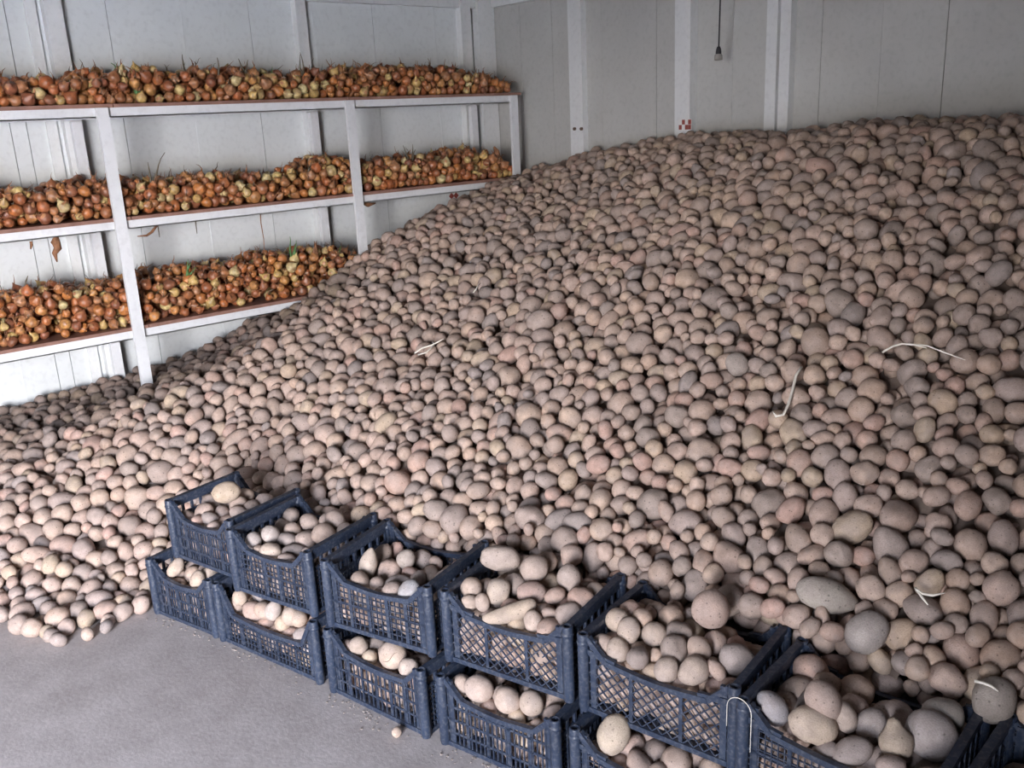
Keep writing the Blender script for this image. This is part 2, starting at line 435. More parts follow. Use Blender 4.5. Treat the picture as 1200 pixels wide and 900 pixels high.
def make_crate(k):
    tier, cx, cy, a, w, d, style, prof = CR[k]
    t = thing('plastic_crate', CLABEL[k], 'crate', (cx, cy, tier*CH+.0005), a, 'potato crates stacked two high in front of the heap')
    deep = .50 if k == 'L2' else .69
    H = CH-.002
    # corner posts: hollow tubes with a flat web beside them
    for sx in (-1, 1):
        for yy in (0.004, d-.004):
            x = sx*(w/2-.006); m = MB()
            m.lathe([(.0125, .0), (.0145, .012), (.0145, H-.004), (.0135, H), (.009, H), (.009, H-.03), (0, H-.03)], x, yy, 12)
            m.lathe([(.0150, H-.028), (.0163, H-.026), (.0163, H-.020), (.0150, H-.018)], x, yy, 12)
            o = m.build('corner_post', M_crate, t)
            for p in o.data.polygons: p.use_smooth = len(p.vertices) == 4
            yy2 = yy+(.006 if yy < .1 else -.006)
            xw = x-sx*.026
            MB().box(xw-.008, xw+.008, yy2-.006, yy2+.003, .004, min(H, scoop(xw, w, deep)+.004)).build('web', M_crate, o)
    # front and back: scooped rail over a lattice
    for side, yy in (('front_wall', 0.006), ('back_wall', d-.006)):
        m = MB(); e = w/2-.018; xs = np.linspace(-e, e, 17)
        xs = np.unique(np.concatenate([xs, [-(e-.052), e-.052]]))
        for x0, x1 in zip(xs[:-1], xs[1:]):
            m.bar((x0, yy, scoop(x0, w, deep)-.007), (x1, yy, scoop(x1, w, deep)-.007), .0135, .014)
        if style in ('diagonal', 'fine'):   # straight stiffening rail under the corner braces
            zr = CH*(deep+.09)
            for sx in (-1, 1): m.bar((sx*e, yy, zr), (sx*(e-.075), yy, zr-.010), .010, .014)
        m.box(-e, e, yy-.005, yy+.005, .0, .014)
        o = m.build(side, M_crate, t)
        if k == 'U5' and side == 'front_wall' or k == 'U4' and side == 'front_wall': pass
        lm = MB(); lattice(lm, w, style, lambda x: scoop(x, w, deep), yy); lm.build('lattice', M_crate, o)
    # tall side walls
    for sx in (-1, 1):
        x = sx*(w/2-.006); m = MB()
        m.box(x-.009, x+.009, .015, d-.015, H-.012, H); m.box(x-.004, x+.004, .015, d-.015, H-.034, H-.010)
        m.box(x-.005, x+.005, .015, d-.015, 0, .014); m.box(x-.0045, x+.0045, .012, .020, 0, H-.01); m.box(x-.0045, x+.0045, d-.020, d-.012, 0, H-.01)
        o = m.build('side_wall', M_crate, t); lm = MB()
        n_ = 7; ys = np.linspace(.018, d-.018, n_+1)
        for y in ys: lm.box(x-.004, x+.004, y-.004, y+.004, .012, H-.03)
        lm.box(x-.003, x+.003, .018, d-.018, H-.072, H-.062)
        for z in np.arange(.03, H-.075, .0165): lm.box(x-.002, x+.002, .018, d-.018, z-.0018, z+.0018)
        for y in np.arange(.026, d-.02, .0135): lm.box(x-.002, x+.002, y-.0016, y+.0016, .012, H-.066)
        lm.build('lattice', M_crate, o)
    m = MB()
    for x in np.linspace(-w/2+.02, w/2-.02, 12): m.box(x-.006, x+.006, .01, d-.01, .002, .009)
    for y in np.linspace(.02, d-.02, 9): m.box(-w/2+.01, w/2-.01, y-.006, y+.006, .003, .010)
    m.build('base_grid', M_crate, t)
    return t
for k in CR: make_crate(k)
# wire tie looped over the corner post of the sixth crate
t_ = crate_local('U6', -.2, .004, CH)
pts = [crate_local('U6', -.1965+.028*math.cos(u), -.016, CH-.02+.030*math.sin(u)) for u in np.linspace(math.pi, 0, 12)]
pts = [(pts[0][0], pts[0][1], pts[0][2]-.05)]+pts+[(pts[-1][0], pts[-1][1], pts[-1][2]-.09)]
MB().tube(pts, .0009, 5).build('wire_tie', M_straw, None, True, label='thin pale string looped over the front corner of the sixth upper crate', category='string')

# ------------------------------------------------------------------ produce meshes
def ico(sub):
    bm = bmesh.new(); bmesh.ops.create_icosphere(bm, subdivisions=sub, radius=1)
    v = np.array([x.co[:] for x in bm.verts]); f = np.array([[x.index for x in p.verts] for p in bm.faces]); bm.free(); return v, f
ICO = {s: ico(s) for s in (1, 2, 3)}
def potato_shape(sub, seed, ex=1.2, fl=.95, rough=.06, knob=0):
    v, f = ICO[sub]; off = Vector((seed*3.1, seed*1.7, seed*.9)); out = []
    for p in v:
        q = Vector(p)
        r = 1+rough*2.2*noise.noise(q*.9+off)+rough*.8*noise.noise(q*2.3+off*1.3)
        if knob: r += knob*max(0, q.x-.62)**1.0*1.6-.10*math.exp(-((q.x-.5)/.16)**2)*(knob > 0)
        out.append((q.x*r*ex, q.y*r*(1/math.sqrt(ex))*1.02, q.z*r*(1/math.sqrt(ex))*fl))
    return np.array(out), f
def onion_shape(sub, seed, neck=.5, flat=.88):
    v, f = ICO[sub]; off = Vector((seed*2.3, seed*.7, seed*1.9)); out = []
    for p in v:
        q = Vector(p); z = q.z*flat; r = 1+.05*noise.noise(q*1.4+off)
        if q.z > .55:
            u = (q.z-.55)/.45; z += neck*u*u; s = 1-.72*u**.8
        elif q.z < -.8: s = .9; z += .05
        else: s = 1
        bend = .18*max(0, q.z-.5)*(1 if seed % 2 else -1)
        out.append((q.x*r*s+bend, q.y*r*s, z*r))
    return np.array(out), f
NV = 24
SH = {s: [potato_shape(s, i, ex=1.03+.30*((i*7) % NV/NV)**1.7, fl=.92+.08*(i % 3)/2, rough=.05+.02*(i % 4)) for i in range(NV)] for s in (1, 2, 3)}
OS = {s: [onion_shape(s, i, neck=.25+.7*((i*5) % NV/NV), flat=.8+.15*(i % 4)/3) for i in range(NV)] for s in (1, 2)}
PT = [(.47, .345, .27), (.43, .325, .265), (.40, .30, .25), (.45, .335, .275), (.36, .285, .245), (.49, .37, .29), (.33, .27, .24), (.42, .32, .26),
      (.46, .32, .26), (.38, .30, .265), (.30, .255, .235), (.48, .36, .30), (.40, .30, .24), (.44, .30, .25), (.35, .275, .235), (.50, .38, .31),
      (.41, .31, .26), (.37, .285, .235), (.45, .345, .28), (.32, .26, .225), (.43, .31, .255), (.47, .36, .27), (.39, .31, .27), (.45, .355, .265)]
PT = [(a*1.06, b*1.05, c*1.06) for a, b, c in PT]
PTD = [tuple(c*f for c, f in zip(t, (.60, .60, .60))) for t in PT]     # evenly darker tints for potatoes by the wall
OT = [(.44, .155, .060), (.36, .115, .048), (.48, .22, .09), (.28, .085, .042), (.58, .36, .16), (.40, .125, .052), (.33, .115, .056), (.22, .070, .045),
      (.46, .19, .08), (.60, .47, .24), (.30, .095, .048), (.40, .16, .085), (.45, .16, .060), (.27, .095, .058), (.56, .46, .26), (.37, .105, .045),
      (.42, .18, .08), (.30, .11, .055), (.58, .40, .20), (.34, .14, .070), (.21, .075, .048), (.42, .145, .050), (.36, .16, .095), (.45, .28, .13)]
OT = [(min(.68, a*1.14), min(.54, b*1.26), c*1.05) for a, b, c in OT]
def tint_attr(me, cols):
    a = me.color_attributes.new('tint', 'FLOAT_COLOR', 'POINT')
    a.data.foreach_set('color', np.ascontiguousarray(np.concatenate([cols, np.ones((len(cols), 1))], 1), dtype=np.float32).ravel())
def unit_attr(me, co):
    a = me.attributes.new('skin_co', 'FLOAT_VECTOR', 'POINT'); a.data.foreach_set('vector', np.ascontiguousarray(co, dtype=np.float32).ravel())
def variant_meshes(kind, shapes, tints, mat):
    out = []
    for i, (v, f) in enumerate(shapes):
        me = mesh_from(kind, v, [tuple(int(a) for a in t) for t in f], [mat], True)
        tint_attr(me, np.tile(np.array(tints[i]), (len(v), 1))); unit_attr(me, v+i*3.7); out.append(me)
    return out
VM_P = variant_meshes('potato', SH[3], PT, M_potato)
VM_O = variant_meshes('onion', OS[2], OT, M_onion)
# fast joined mesh of many pieces
def joined(name, items, mat, extra=None, **props):
    """items: list of (verts, faces, rot3x3, radius, pos, tint)"""
    V, F, C, U = [], [], [], []; k = 0
    for v, f, r, s, p, c in items:
        V.append((v*s) @ r.T+p); U.append(v+rng.uniform(-40, 40, 3)); F.append(f+k); k += len(v); C.append(np.tile(np.array(c), (len(v), 1)))
    V = np.concatenate(V); U = np.concatenate(U); F = np.concatenate(F); C = np.concatenate(C)
    me = bpy.data.meshes.new(name); me.vertices.add(len(V)); me.vertices.foreach_set('co', V.astype(np.float32).ravel())
    me.loops.add(F.size); me.loops.foreach_set('vertex_index', F.astype(np.int32).ravel())
    me.polygons.add(len(F)); me.polygons.foreach_set('loop_start', np.arange(0, F.size, 3, dtype=np.int32))
    me.update(calc_edges=True); me.materials.append(mat); tint_attr(me, C); unit_attr(me, U); me.shade_smooth(); me.validate()
    return link(name, me, None, **props)
def rand_rot(normal=None, wob=.6):
    """rotation with local X (long axis) lying near the tangent plane of the normal"""
    n = Vector(normal if normal is not None else (0, 0, 1)); n = (n+Vector(rng.normal(0, wob*.5, 3))).normalized()
    a = Vector(rng.normal(0, 1, 3)); x = (a-n*a.dot(n)).normalized(); y = n.cross(x)
    return np.array([[x[i], y[i], n[i]] for i in range(3)])

# ------------------------------------------------------------------ packing (position based, spheres)
def pairs_of(P, r, margin, act=None):
    kd = kdtree.KDTree(len(P))
    for i, p in enumerate(P): kd.insert(p, i)
    kd.balance(); rm = float(r.max()); A = []; B = []
    for i, p in enumerate(P):
        if act is not None and not act[i]: continue
        for (_, j, dist) in kd.find_range(p, r[i]+rm+margin):
            if j != i and dist < r[i]+r[j]+margin:
                if (act is None or act[j]):
                    if j > i: A.append(i); B.append(j)
                else: A.append(i); B.append(j)
    return np.array(A, int), np.array(B, int)
def relax(P, r, constrain, iters, fixed_n=0, grav=0., rebuild=4, squeeze=.97, margin=.015, stiff=.5):
    """the first fixed_n particles stay put"""
    n = len(P); w = np.ones(n); w[:fixed_n] = 0
    act = w > 0
    for it in range(iters):
        if it % rebuild == 0: A, B = pairs_of(P, r, margin, act)
        P[act, 2] -= grav
        if len(A):
            D = P[B]-P[A]; L = np.linalg.norm(D, axis=1)+1e-9; ov = squeeze*(r[A]+r[B])-L
            m = ov > 0; a = A[m]; b_ = B[m]; N = D[m]/L[m][:, None]; o = ov[m]
            wa = w[a]; wb = w[b_]; s = wa+wb; s[s == 0] = 1
            dP = np.zeros_like(P)
            np.add.at(dP, a, -N*(o*wa/s)[:, None]); np.add.at(dP, b_, N*(o*wb/s)[:, None])
            P += dP*stiff*1.4
        P[fixed_n:] = constrain(P[fixed_n:], r[fixed_n:])
    return P

# hero potatoes seen one by one: name, pixel, height z, (length, width, thick) m, tilt of the long axis in the picture, crate, label, extras
def world_axes_from_screen(angle_deg, depth=0.0):
    """long axis seen at this angle in the picture (0 = right, 90 = up)"""
    a = math.radians(angle_deg); right = R3[:, 0]; up = R3[:, 1]; fw = -R3[:, 2]
    x = right*math.cos(a)+up*math.sin(a)+fw*depth; x /= np.linalg.norm(x)
    z = -fw-x*np.dot(-fw, x); z /= np.linalg.norm(z); y = np.cross(z, x)
    return np.array([x, y, z]).T
HERO = [
 ('U1', (265, 577), .455, (.098, .074, .07), 12, 'large pale oval potato perched on the back rim of the leftmost upper crate', (.56, .44, .33), 0),
 ('U3', (432, 660), .40, (.092, .055, .052), 78, 'pointed upright potato in the third upper crate from the left', (.45, .37, .31), -.2),
 ('U3', (476, 697), .385, (.078, .062, .06), 60, 'bluish grey scuffed potato behind the front rail of the third upper crate', (.36, .35, .36), 0),
 ('U3', (476, 655), .40, (.060, .056, .055), 40, 'round grey potato in the middle of the third upper crate', (.38, .32, .28), 0),
 ('L3', (447, 777), .195, (.078, .082, .072), 35, 'big pale potato with a long crack in the lower crate third from the left', (.58, .45, .36), 0),
 ('L3', (411, 763), .185, (.056, .056, .052), 60, 'round potato left of the cracked one in the lower crate', (.48, .38, .31), 0),
 ('L3', (478, 783), .185, (.058, .056, .052), 60, 'round shaded potato right of the cracked one in the lower crate', (.42, .34, .29), 0),
 ('L2', (327, 730), .185, (.066, .056, .055), 80, 'pale egg-shaped potato at the front of the wide lower crate', (.58, .45, .36), 0),
 ('L2', (350, 725), .180, (.054, .054, .052), 0, 'round pale potato right of the egg-shaped one in the wide lower crate', (.57, .44, .35), 0),
 ('L2', (278, 702), .180, (.054, .050, .048), 120, 'round pale potato at the left end of the wide lower crate', (.56, .44, .35), 0),
 ('L2', (309, 722), .180, (.066, .052, .050), 70, 'dusty grey oval potato left of the egg-shaped one in the wide lower crate', (.42, .35, .31), 0),
 ('L1', (206, 665), .200, (.076, .048, .048), 55, 'pale bent oval potato at the left in the leftmost lower crate', (.56, .44, .35), 0),
 ('L1', (229, 681), .185, (.066, .050, .048), 75, 'pale oval potato at the front middle of the leftmost lower crate', (.56, .44, .35), 0),
 ('L1', (246, 672), .185, (.064, .052, .048), 40, 'pale oval potato at the right in the leftmost lower crate', (.53, .42, .34), 0),
 ('U2', (317, 626), .410, (.058, .058, .055), 0, 'round potato standing out in the second upper crate', (.42, .36, .33), 0),
 ('U2', (312, 648), .385, (.070, .052, .050), 5, 'pale oval potato against the front rail of the second upper crate', (.56, .45, .37), 0),
 ('U2', (297, 634), .390, (.060, .054, .052), 80, 'grey rounded potato at the left in the second upper crate', (.40, .35, .33), 0),
 ('U4', (597, 719), .405, (.150, .046, .046), 17, 'long finger-shaped potato behind the front rail of the fourth upper crate', (.54, .43, .34), .0),
 ('U4', (586, 654), .470, (.118, .074, .068), -6, 'big blocky oblong potato at the back of the fourth upper crate', (.52, .42, .36), 0),
 ('U4', (626, 666), .470, (.082, .074, .07), 30, 'large round potato right of the blocky one in the fourth upper crate', (.50, .39, .33), 0),
 ('U4', (584, 693), .425, (.074, .068, .062), 80, 'squarish pale potato in the fourth upper crate above the finger-shaped one', (.58, .47, .38), 0),
 ('U4', (623, 695), .430, (.082, .062, .058), 0, 'smooth pink oval potato in the fourth upper crate', (.50, .36, .31), 0),
 ('U4', (547, 688), .425, (.060, .060, .058), 0, 'round pale potato at the left in the fourth upper crate', (.57, .44, .36), 0),
 ('U4', (545, 711), .405, (.048, .046, .044), 0, 'small round potato in the left front corner of the fourth upper crate', (.58, .45, .37), 0),
 ('U4', (565, 706), .41, (.052, .042, .040), 110, 'small upright potato left of the finger-shaped one in the fourth upper crate', (.55, .43, .36), 0),
 ('U4', (625, 728), .40, (.058, .050, .048), 100, 'short oval potato right of the finger-shaped one in the fourth upper crate', (.56, .44, .37), 0),
 ('U4', (667, 677), .455, (.076, .064, .060), 95, 'oval potato with a stalk end at the right in the fourth upper crate', (.50, .40, .35), 0),
 ('L4', (560, 808), .195, (.082, .072, .068), -25, 'large pale potato second from left along the front of the fourth lower crate', (.58, .45, .38), 0),
 ('L4', (591, 824), .195, (.072, .070, .066), -60, 'large pale round potato third along the front of the fourth lower crate', (.59, .46, .38), 0),
 ('L4', (623, 824), .195, (.070, .066, .062), -60, 'large pale potato with a dimple at the right of the fourth lower crate', (.58, .46, .38), 0),
 ('L4', (534, 802), .190, (.062, .058, .056), 60, 'round pale potato at the left end of the fourth lower crate', (.55, .43, .36), 0),
 ('U5', (833, 714), .500, (.094, .090, .084), 90, 'very large round pink potato at the back of the fifth upper crate', (.52, .38, .32), 0),
 ('U5', (715, 724), .440, (.062, .060, .056), 0, 'pale round potato at the top left of the fifth upper crate', (.57, .45, .36), 0),
 ('U5', (737, 739), .435, (.070, .058, .054), 80, 'pale egg-shaped potato beside the topmost one in the fifth upper crate', (.57, .45, .37), 0),
 ('U5', (767, 743), .430, (.062, .060, .056), 0, 'round pale potato with a small wart in the fifth upper crate', (.57, .45, .37), 0),
 ('U5', (722, 764), .405, (.064, .058, .056), 80, 'pale round potato behind the front rail of the fifth upper crate', (.57, .45, .37), 0),
 ('U5', (693, 758), .405, (.060, .056, .054), -40, 'round potato in the left front corner of the fifth upper crate', (.55, .42, .35), 0),
 ('U5', (778, 788), .400, (.064, .056, .052), 60, 'oval potato against the middle of the front rail of the fifth upper crate', (.54, .43, .36), 0),
 ('U5', (813, 786), .410, (.076, .066, .062), 45, 'large pale potato at the right front of the fifth upper crate', (.53, .42, .35), 0),
 ('L5', (702, 878), .215, (.100, .078, .075), 68, 'very large pale potato in the lower crate at the bottom edge', (.60, .49, .38), 0),
 ('U6', (965, 822), .455, (.092, .074, .072), -70, 'large pink potato with a curly white sprout in the sixth upper crate', (.52, .39, .33), 0),
 ('U6', (945, 858), .415, (.105, .078, .074), -20, 'big pale folded potato at the front left of the sixth upper crate', (.60, .48, .38), 0),
 ('U6', (905, 830), .415, (.085, .060, .058), -52, 'dark bluish oval potato at the left of the sixth upper crate', (.33, .31, .32), 0),
 ('U6', (990, 840), .425, (.066, .050, .050), -75, 'pale egg-shaped potato right of the sprouted one in the sixth upper crate', (.52, .42, .36), 0),
 ('U6', (1050, 868), .420, (.082, .066, .062), 96, 'pear-shaped pale potato with a knob in the sixth upper crate', (.52, .42, .33), .7),
 ('U6', (1092, 861), .420, (.112, .098, .090), -40, 'huge rounded grey potato at the right of the sixth upper crate', (.36, .32, .31), 0),
 ('U6', (1021, 850), .410, (.076, .062, .058), 70, 'grey oval potato between the egg-shaped and the pear-shaped ones', (.38, .33, .31), 0),
 ('HEAP', (971, 699), .66, (.150, .082, .076), -16, 'long pointed potato lying on the heap above the fifth and sixth crates', (.37, .33, .29), -.35),
 ('HEAP', (1016, 741), .60, (.105, .088, .08), 50, 'big dusty oval potato below the long pointed one on the heap', (.35, .31, .29), 0),
 ('HEAP', (1105, 838), .55, (.088, .07, .07), 5, 'smooth oval potato on the heap behind the rim of the sixth crate', (.33, .30, .27), 0),
 ('HEAP', (1165, 820), .56, (.098, .085, .08), 70, 'large round potato with a straw on it at the right edge', (.32, .28, .25), 0),
 ('HEAP', (864, 427), .0, (.085, .070, .065), -60, 'big oval dusty potato standing out in the middle of the heap', (.36, .31, .28), 0),
 ('FLOOR', (465, 858), .0, (.030, .028, .028), 80, 'single tiny potato alone on the bare floor before the crates', (.60, .46, .37), 0),
 ('FLOOR', (55, 740), .0, (.052, .044, .042), 25, 'small potato that rolled out furthest onto the floor at the left', (.47, .37, .28), 0),
 ('FLOOR', (78, 735), .0, (.060, .058, .055), 0, 'round potato second furthest out on the floor at the left', (.45, .34, .29), 0),
 ('FLOOR', (101, 725), .0, (.068, .062, .060), 60, 'larger round potato third furthest out on the floor at the left', (.46, .36, .27), 0),
]
# ------------------------------------------------------------------ heap surface: thin plate spline through surveyed points
HP = np.array([
 (-5.2, .0, .10), (-5.2, .5, .22), (-5.2, .93, .32), (-5.2, 1.37, .36), (-5.2, 2.06, .44), (-5.2, 2.35, .53), (-5.2, 2.9, .72), (-5.2, 3.7, .965), (-5.2, 4.1, 1.085), (-5.2, 4.36, 1.17),
 (-4.7, .2, .08), (-4.7, .7, .27), (-4.7, 1.3, .36), (-4.7, 2.0, .51), (-4.7, 2.33, .65), (-4.7, 2.85, .90), (-4.7, 3.5, 1.10), (-4.7, 4.2, 1.27),
 (-4.35, 4.36, 1.38), (-3.9, 4.36, 1.45), (-3.47, 4.36, 1.50), (-2.9, 4.36, 1.50), (-1.65, 4.36, 1.50), (-.3, 4.36, 1.50), (1.0, 4.36, 1.50),
 (-4.25, 1.47, .49), (-4.2, .98, .35), (-3.6, .85, .21), (-3.78, .58, .20), (-3.6, 1.2, .34), (-3.9, .2, .0), (-4.3, -.1, -.02), (-4.9, -.4, -.05),
 (-3.43, .43, .035), (-3.08, .60, .02), (-3.12, .84, .05), (-3.12, 1.05, .10), (-3.6, -.1, -.15), (-2.95, .38, -.12), (-2.5, .75, -.12),
 (-3.0, 1.36, .33), (-2.55, 1.42, .43), (-2.1, 1.52, .46), (-1.7, 1.64, .49), (-1.25, 1.74, .51), (-.85, 1.76, .49), (-.4, 1.80, .50), (.3, 1.72, .50), (1.0, 1.6, .5),
 (-2.0, 1.0, .2), (-1.2, 1.2, .25), (-.3, 1.3, .25), (.6, 1.2, .22), (1.0, .9, .1),
 (-3.9, 2.9, 1.0), (-3.2, 2.4, .80), (-3.45, 3.5, 1.22), (-2.5, 2.5, .93), (-3.0, 3.9, 1.46), (-2.2, 3.8, 1.50), (-1.6, 3.6, 1.51), (-.8, 3.45, 1.52), (0, 3.4, 1.53), (1.0, 3.4, 1.53),
 (-1.6, 2.6, 1.03), (-.8, 2.6, 1.07), (.1, 2.6, 1.09), (1.0, 2.6, 1.1), (-2.4, 3.1, 1.22), (-3.9, 2.1, .70), (-3.2, 1.8, .56), (-3.9, 3.6, 1.22)])
def tps(X, Y, pts, lam=.0015):
    d = np.hypot(pts[:, 0][:, None]-pts[:, 0], pts[:, 1][:, None]-pts[:, 1]); K = np.where(d > 0, d*d*np.log(d+1e-12), 0)+lam*np.eye(len(pts))
    P = np.c_[np.ones(len(pts)), pts[:, :2]]; n = len(pts)
    A = np.zeros((n+3, n+3)); A[:n, :n] = K; A[:n, n:] = P; A[n:, :n] = P.T
    s = np.linalg.solve(A, np.r_[pts[:, 2], 0, 0, 0])
    d = np.hypot(X.ravel()[:, None]-pts[:, 0], Y.ravel()[:, None]-pts[:, 1]); U = np.where(d > 0, d*d*np.log(d+1e-12), 0)
    return (U @ s[:n]+s[n]+s[n+1]*X.ravel()+s[n+2]*Y.ravel()).reshape(X.shape)
GX0, GY0, GS = -5.3, -.7, .05
gx = np.arange(GX0, .5, GS); gy = np.arange(GY0, 4.5, GS)
GXX, GYY = np.meshgrid(gx, gy, indexing='ij')
HG = tps(GXX, GYY, HP)
# gentle lumps of a poured heap
HG += np.array([[.022*noise.noise(Vector((x*1.7, y*1.7, 0)))+.012*noise.noise(Vector((x*4, y*4, 3))) for y in gy] for x in gx])*np.clip(HG*4, 0, 1)
def Hs(P, G=None):
    G = HG if G is None else G
    u = np.clip((P[:, 0]-GX0)/GS, 0, len(gx)-1.001); v = np.clip((P[:, 1]-GY0)/GS, 0, len(gy)-1.001)
    i = u.astype(int); j = v.astype(int); fu = u-i; fv = v-j
    return G[i, j]*(1-fu)*(1-fv)+G[i+1, j]*fu*(1-fv)+G[i, j+1]*(1-fu)*fv+G[i+1, j+1]*fu*fv
DX = np.gradient(HG, GS, axis=0); DY = np.gradient(HG, GS, axis=1)
def Nrm(P):
    a = np.stack([-Hs(P, DX), -Hs(P, DY), np.ones(len(P))], 1); return a/np.linalg.norm(a, axis=1)[:, None]
def surface_hit(px, py, lift=.0):
    r = wray(px, py); t = np.linspace(.8, 7.5, 1500); P = EYEV+r[None]*t[:, None]
    k = np.argmax(P[:, 2] < Hs(P)+lift); return P[k]

heroes = []
for (crate, pix, z, dims, ang, label, tint, ex) in HERO:
    if crate == 'HEAP' : p = surface_hit(pix[0], pix[1], -dims[2]*.15)
    elif crate == 'FLOOR': p = on_z(pix[0], pix[1], dims[2]/2)
    else: p = on_z(pix[0], pix[1], z-.02)
    if crate in CR:
        L_ = world_to_crate(crate, p); w_, d_ = CR[crate][4:6]; rr_ = min(dims[1], dims[2])/2+.012; rl_ = min(max(dims[0]*.42, dims[1]*.5)+.010, w_/2-.01)
        if L_[2] < CH+.01:
            sl = max(0, L_[2]-CH*.72)*.0
            L_[0] = min(max(L_[0], -w_/2+rl_), w_/2-rl_); L_[1] = min(max(L_[1], rr_+.004), d_-rr_ if L_[2] < CH-.02 else 9)
            L_[2] = max(L_[2], rr_); p = np.array(crate_local(crate, *L_))
            hit = 1
    Rm = world_axes_from_screen(ang)
    heroes.append(dict(crate=crate, p=p, dims=dims, R=Rm, label=label, tint=tuple(c_*(.84 if tint[0] > .45 else 1.08) for c_ in tint), ex=ex, r=(dims[0]*dims[1]*dims[2])**(1/3)/2))
def hero_spheres(h):
    L, W, T = h['dims']; rr = min(W, T)/2
    if L < 1.35*W: return [(h['p'], h['r'])]
    n = 2 if L < 2.2*W else 3; e = L/2-rr
    return [(h['p']+h['R'][:, 0]*e*u, rr) for u in np.linspace(-1, 1, n)]

# ------------------------------------------------------------------ fill the crates
ALLP = []   # dict records of crate potatoes
HS = [s for h in heroes for s in hero_spheres(h)]
HSP = np.array([s[0] for s in HS]); HSR = np.array([s[1] for s in HS])
OBST_P = [HSP]; OBST_R = [HSR]
for k in ('L1', 'L2', 'L3', 'L4', 'L5', 'L6', 'L7', 'U1', 'U2', 'U3', 'U4', 'U5', 'U6', 'U7'):
    tier, cx, cy, a, w, d, style, prof = CR[k]
    near = world_to_crate(k, HSP); m = (abs(near[:, 0]) < w/2+.05) & (near[:, 1] > -.05) & (near[:, 1] < d+.05) & (near[:, 2] > -.05) & (near[:, 2] < .35)
    FP = near[m]; FR = HSR[m]
    mean = .0292 if k not in ('U6', 'L5', 'U7') else .032
    zmax = (prof[0]+prof[1])/2; vol = w*.93*(d-.03)*zmax
    rs = []; tot = 0
    while tot < vol*.63:
        r = float(np.clip(rng.normal(mean, .0055), .019, .047)); rs.append(r); tot += 4/3*math.pi*r**3
    rs = np.array(rs); n = len(rs)
    P = np.stack([rng.uniform(-w/2+.04, w/2-.04, n), rng.uniform(.03, d-.03, n), rng.uniform(.03, zmax, n)], 1)
    def con(Q, R_, w=w, d=d, prof=prof):
        Q[:, 0] = np.clip(Q[:, 0], -w/2+.012+R_, w/2-.012-R_); Q[:, 1] = np.clip(Q[:, 1], .014+R_, d-.014-R_)
        top = prof[0]+(prof[1]-prof[0])*np.clip(Q[:, 1]/d, 0, 1)+.012-R_*.9
        Q[:, 2] = np.clip(Q[:, 2], .012+R_, np.maximum(top+.006*np.sin(Q[:, 0]*40), .013+R_)); return Q
    Pa = np.concatenate([FP, P]); Ra = np.concatenate([FR, rs])
    Pa = relax(Pa, Ra, con, 70, len(FP), .0012, 3, .965)
    P = Pa[len(FP):]
    # drop those still badly inside a hero
    keep = np.ones(n, bool)
    for i in range(n):
        if len(FP) and (np.linalg.norm(FP-P[i], axis=1) < .72*(FR+rs[i])).any(): keep[i] = False
    W_ = np.array([crate_local(k, *q) for q in P])
    for i in np.nonzero(keep)[0]:
        ALLP.append(dict(crate=k, p=W_[i], r=rs[i], v=int(rng.integers(NV)) if k not in ('U1', 'U2', 'U3') or rng.random() < .3 else int(rng.choice((4, 6, 9, 10, 14, 17, 19, 22))), R=rand_rot(None, 1.4)))
    OBST_P.append(W_[keep]); OBST_R.append(rs[keep])
OP = np.concatenate(OBST_P); OR = np.concatenate(OBST_R)

# ------------------------------------------------------------------ fill the heap shell
THICK = .13
cell = GS*GS
den = np.clip(np.minimum(HG, THICK), 0, None); 
_G3 = np.stack([GXX, GYY, 0*GXX], -1)
for k in CR:
    _l = world_to_crate(k, _G3); den[(abs(_l[..., 0]) < CR[k][4]/2+.02) & (_l[..., 1] > -2.5) & (_l[..., 1] < CR[k][5]+.0)] = 0
    if k[0] == 'U': den[(abs(_l[..., 0]) < CR[k][4]/2+.04) & (_l[..., 1] >= CR[k][5]) & (_l[..., 1] < CR[k][5]+.11)] = .21
VOL = den[(GXX > -5.17) & (GXX < RX-.02) & (GYY < 4.33)].sum()*cell
rs = []; tot = 0
while tot < VOL*.70:
    big = rng.random() < .05
    r = float(np.clip(rng.normal(.0282, .0058), .017, .040)) if not big else rng.uniform(.037, .048)
    rs.append(r); tot += 4/3*math.pi*r**3
rs = np.array(rs); n = len(rs)
fl = (den*((GXX > -5.17) & (GXX < RX-.02) & (GYY < 4.33))).ravel(); cs = np.cumsum(fl)/fl.sum()
idx = np.searchsorted(cs, (rng.permutation(n)+rng.random(n))/n); ii, jj = np.unravel_index(idx, den.shape)
P = np.stack([gx[ii]+rng.uniform(-.5, .5, n)*GS, gy[jj]+rng.uniform(-.5, .5, n)*GS, np.zeros(n)], 1)
_dist = np.hypot(P[:, 0], P[:, 1]); _t = np.clip((_dist-2.4)/1.9, 0, 1); rs = rs*(.97+.25*_t*_t*(3-2*_t))
sel = rng.random(n) < 1/(.97+.25*_t)**2.6; P = P[sel]; rs = rs[sel]; n = len(rs)
P[:, 2] = Hs(P)-rng.uniform(0, 1, n)*np.minimum(THICK, np.maximum(Hs(P), .02))
jit = rng.normal(0, .0095, n)
lowboard = BOARD_TOP[0]
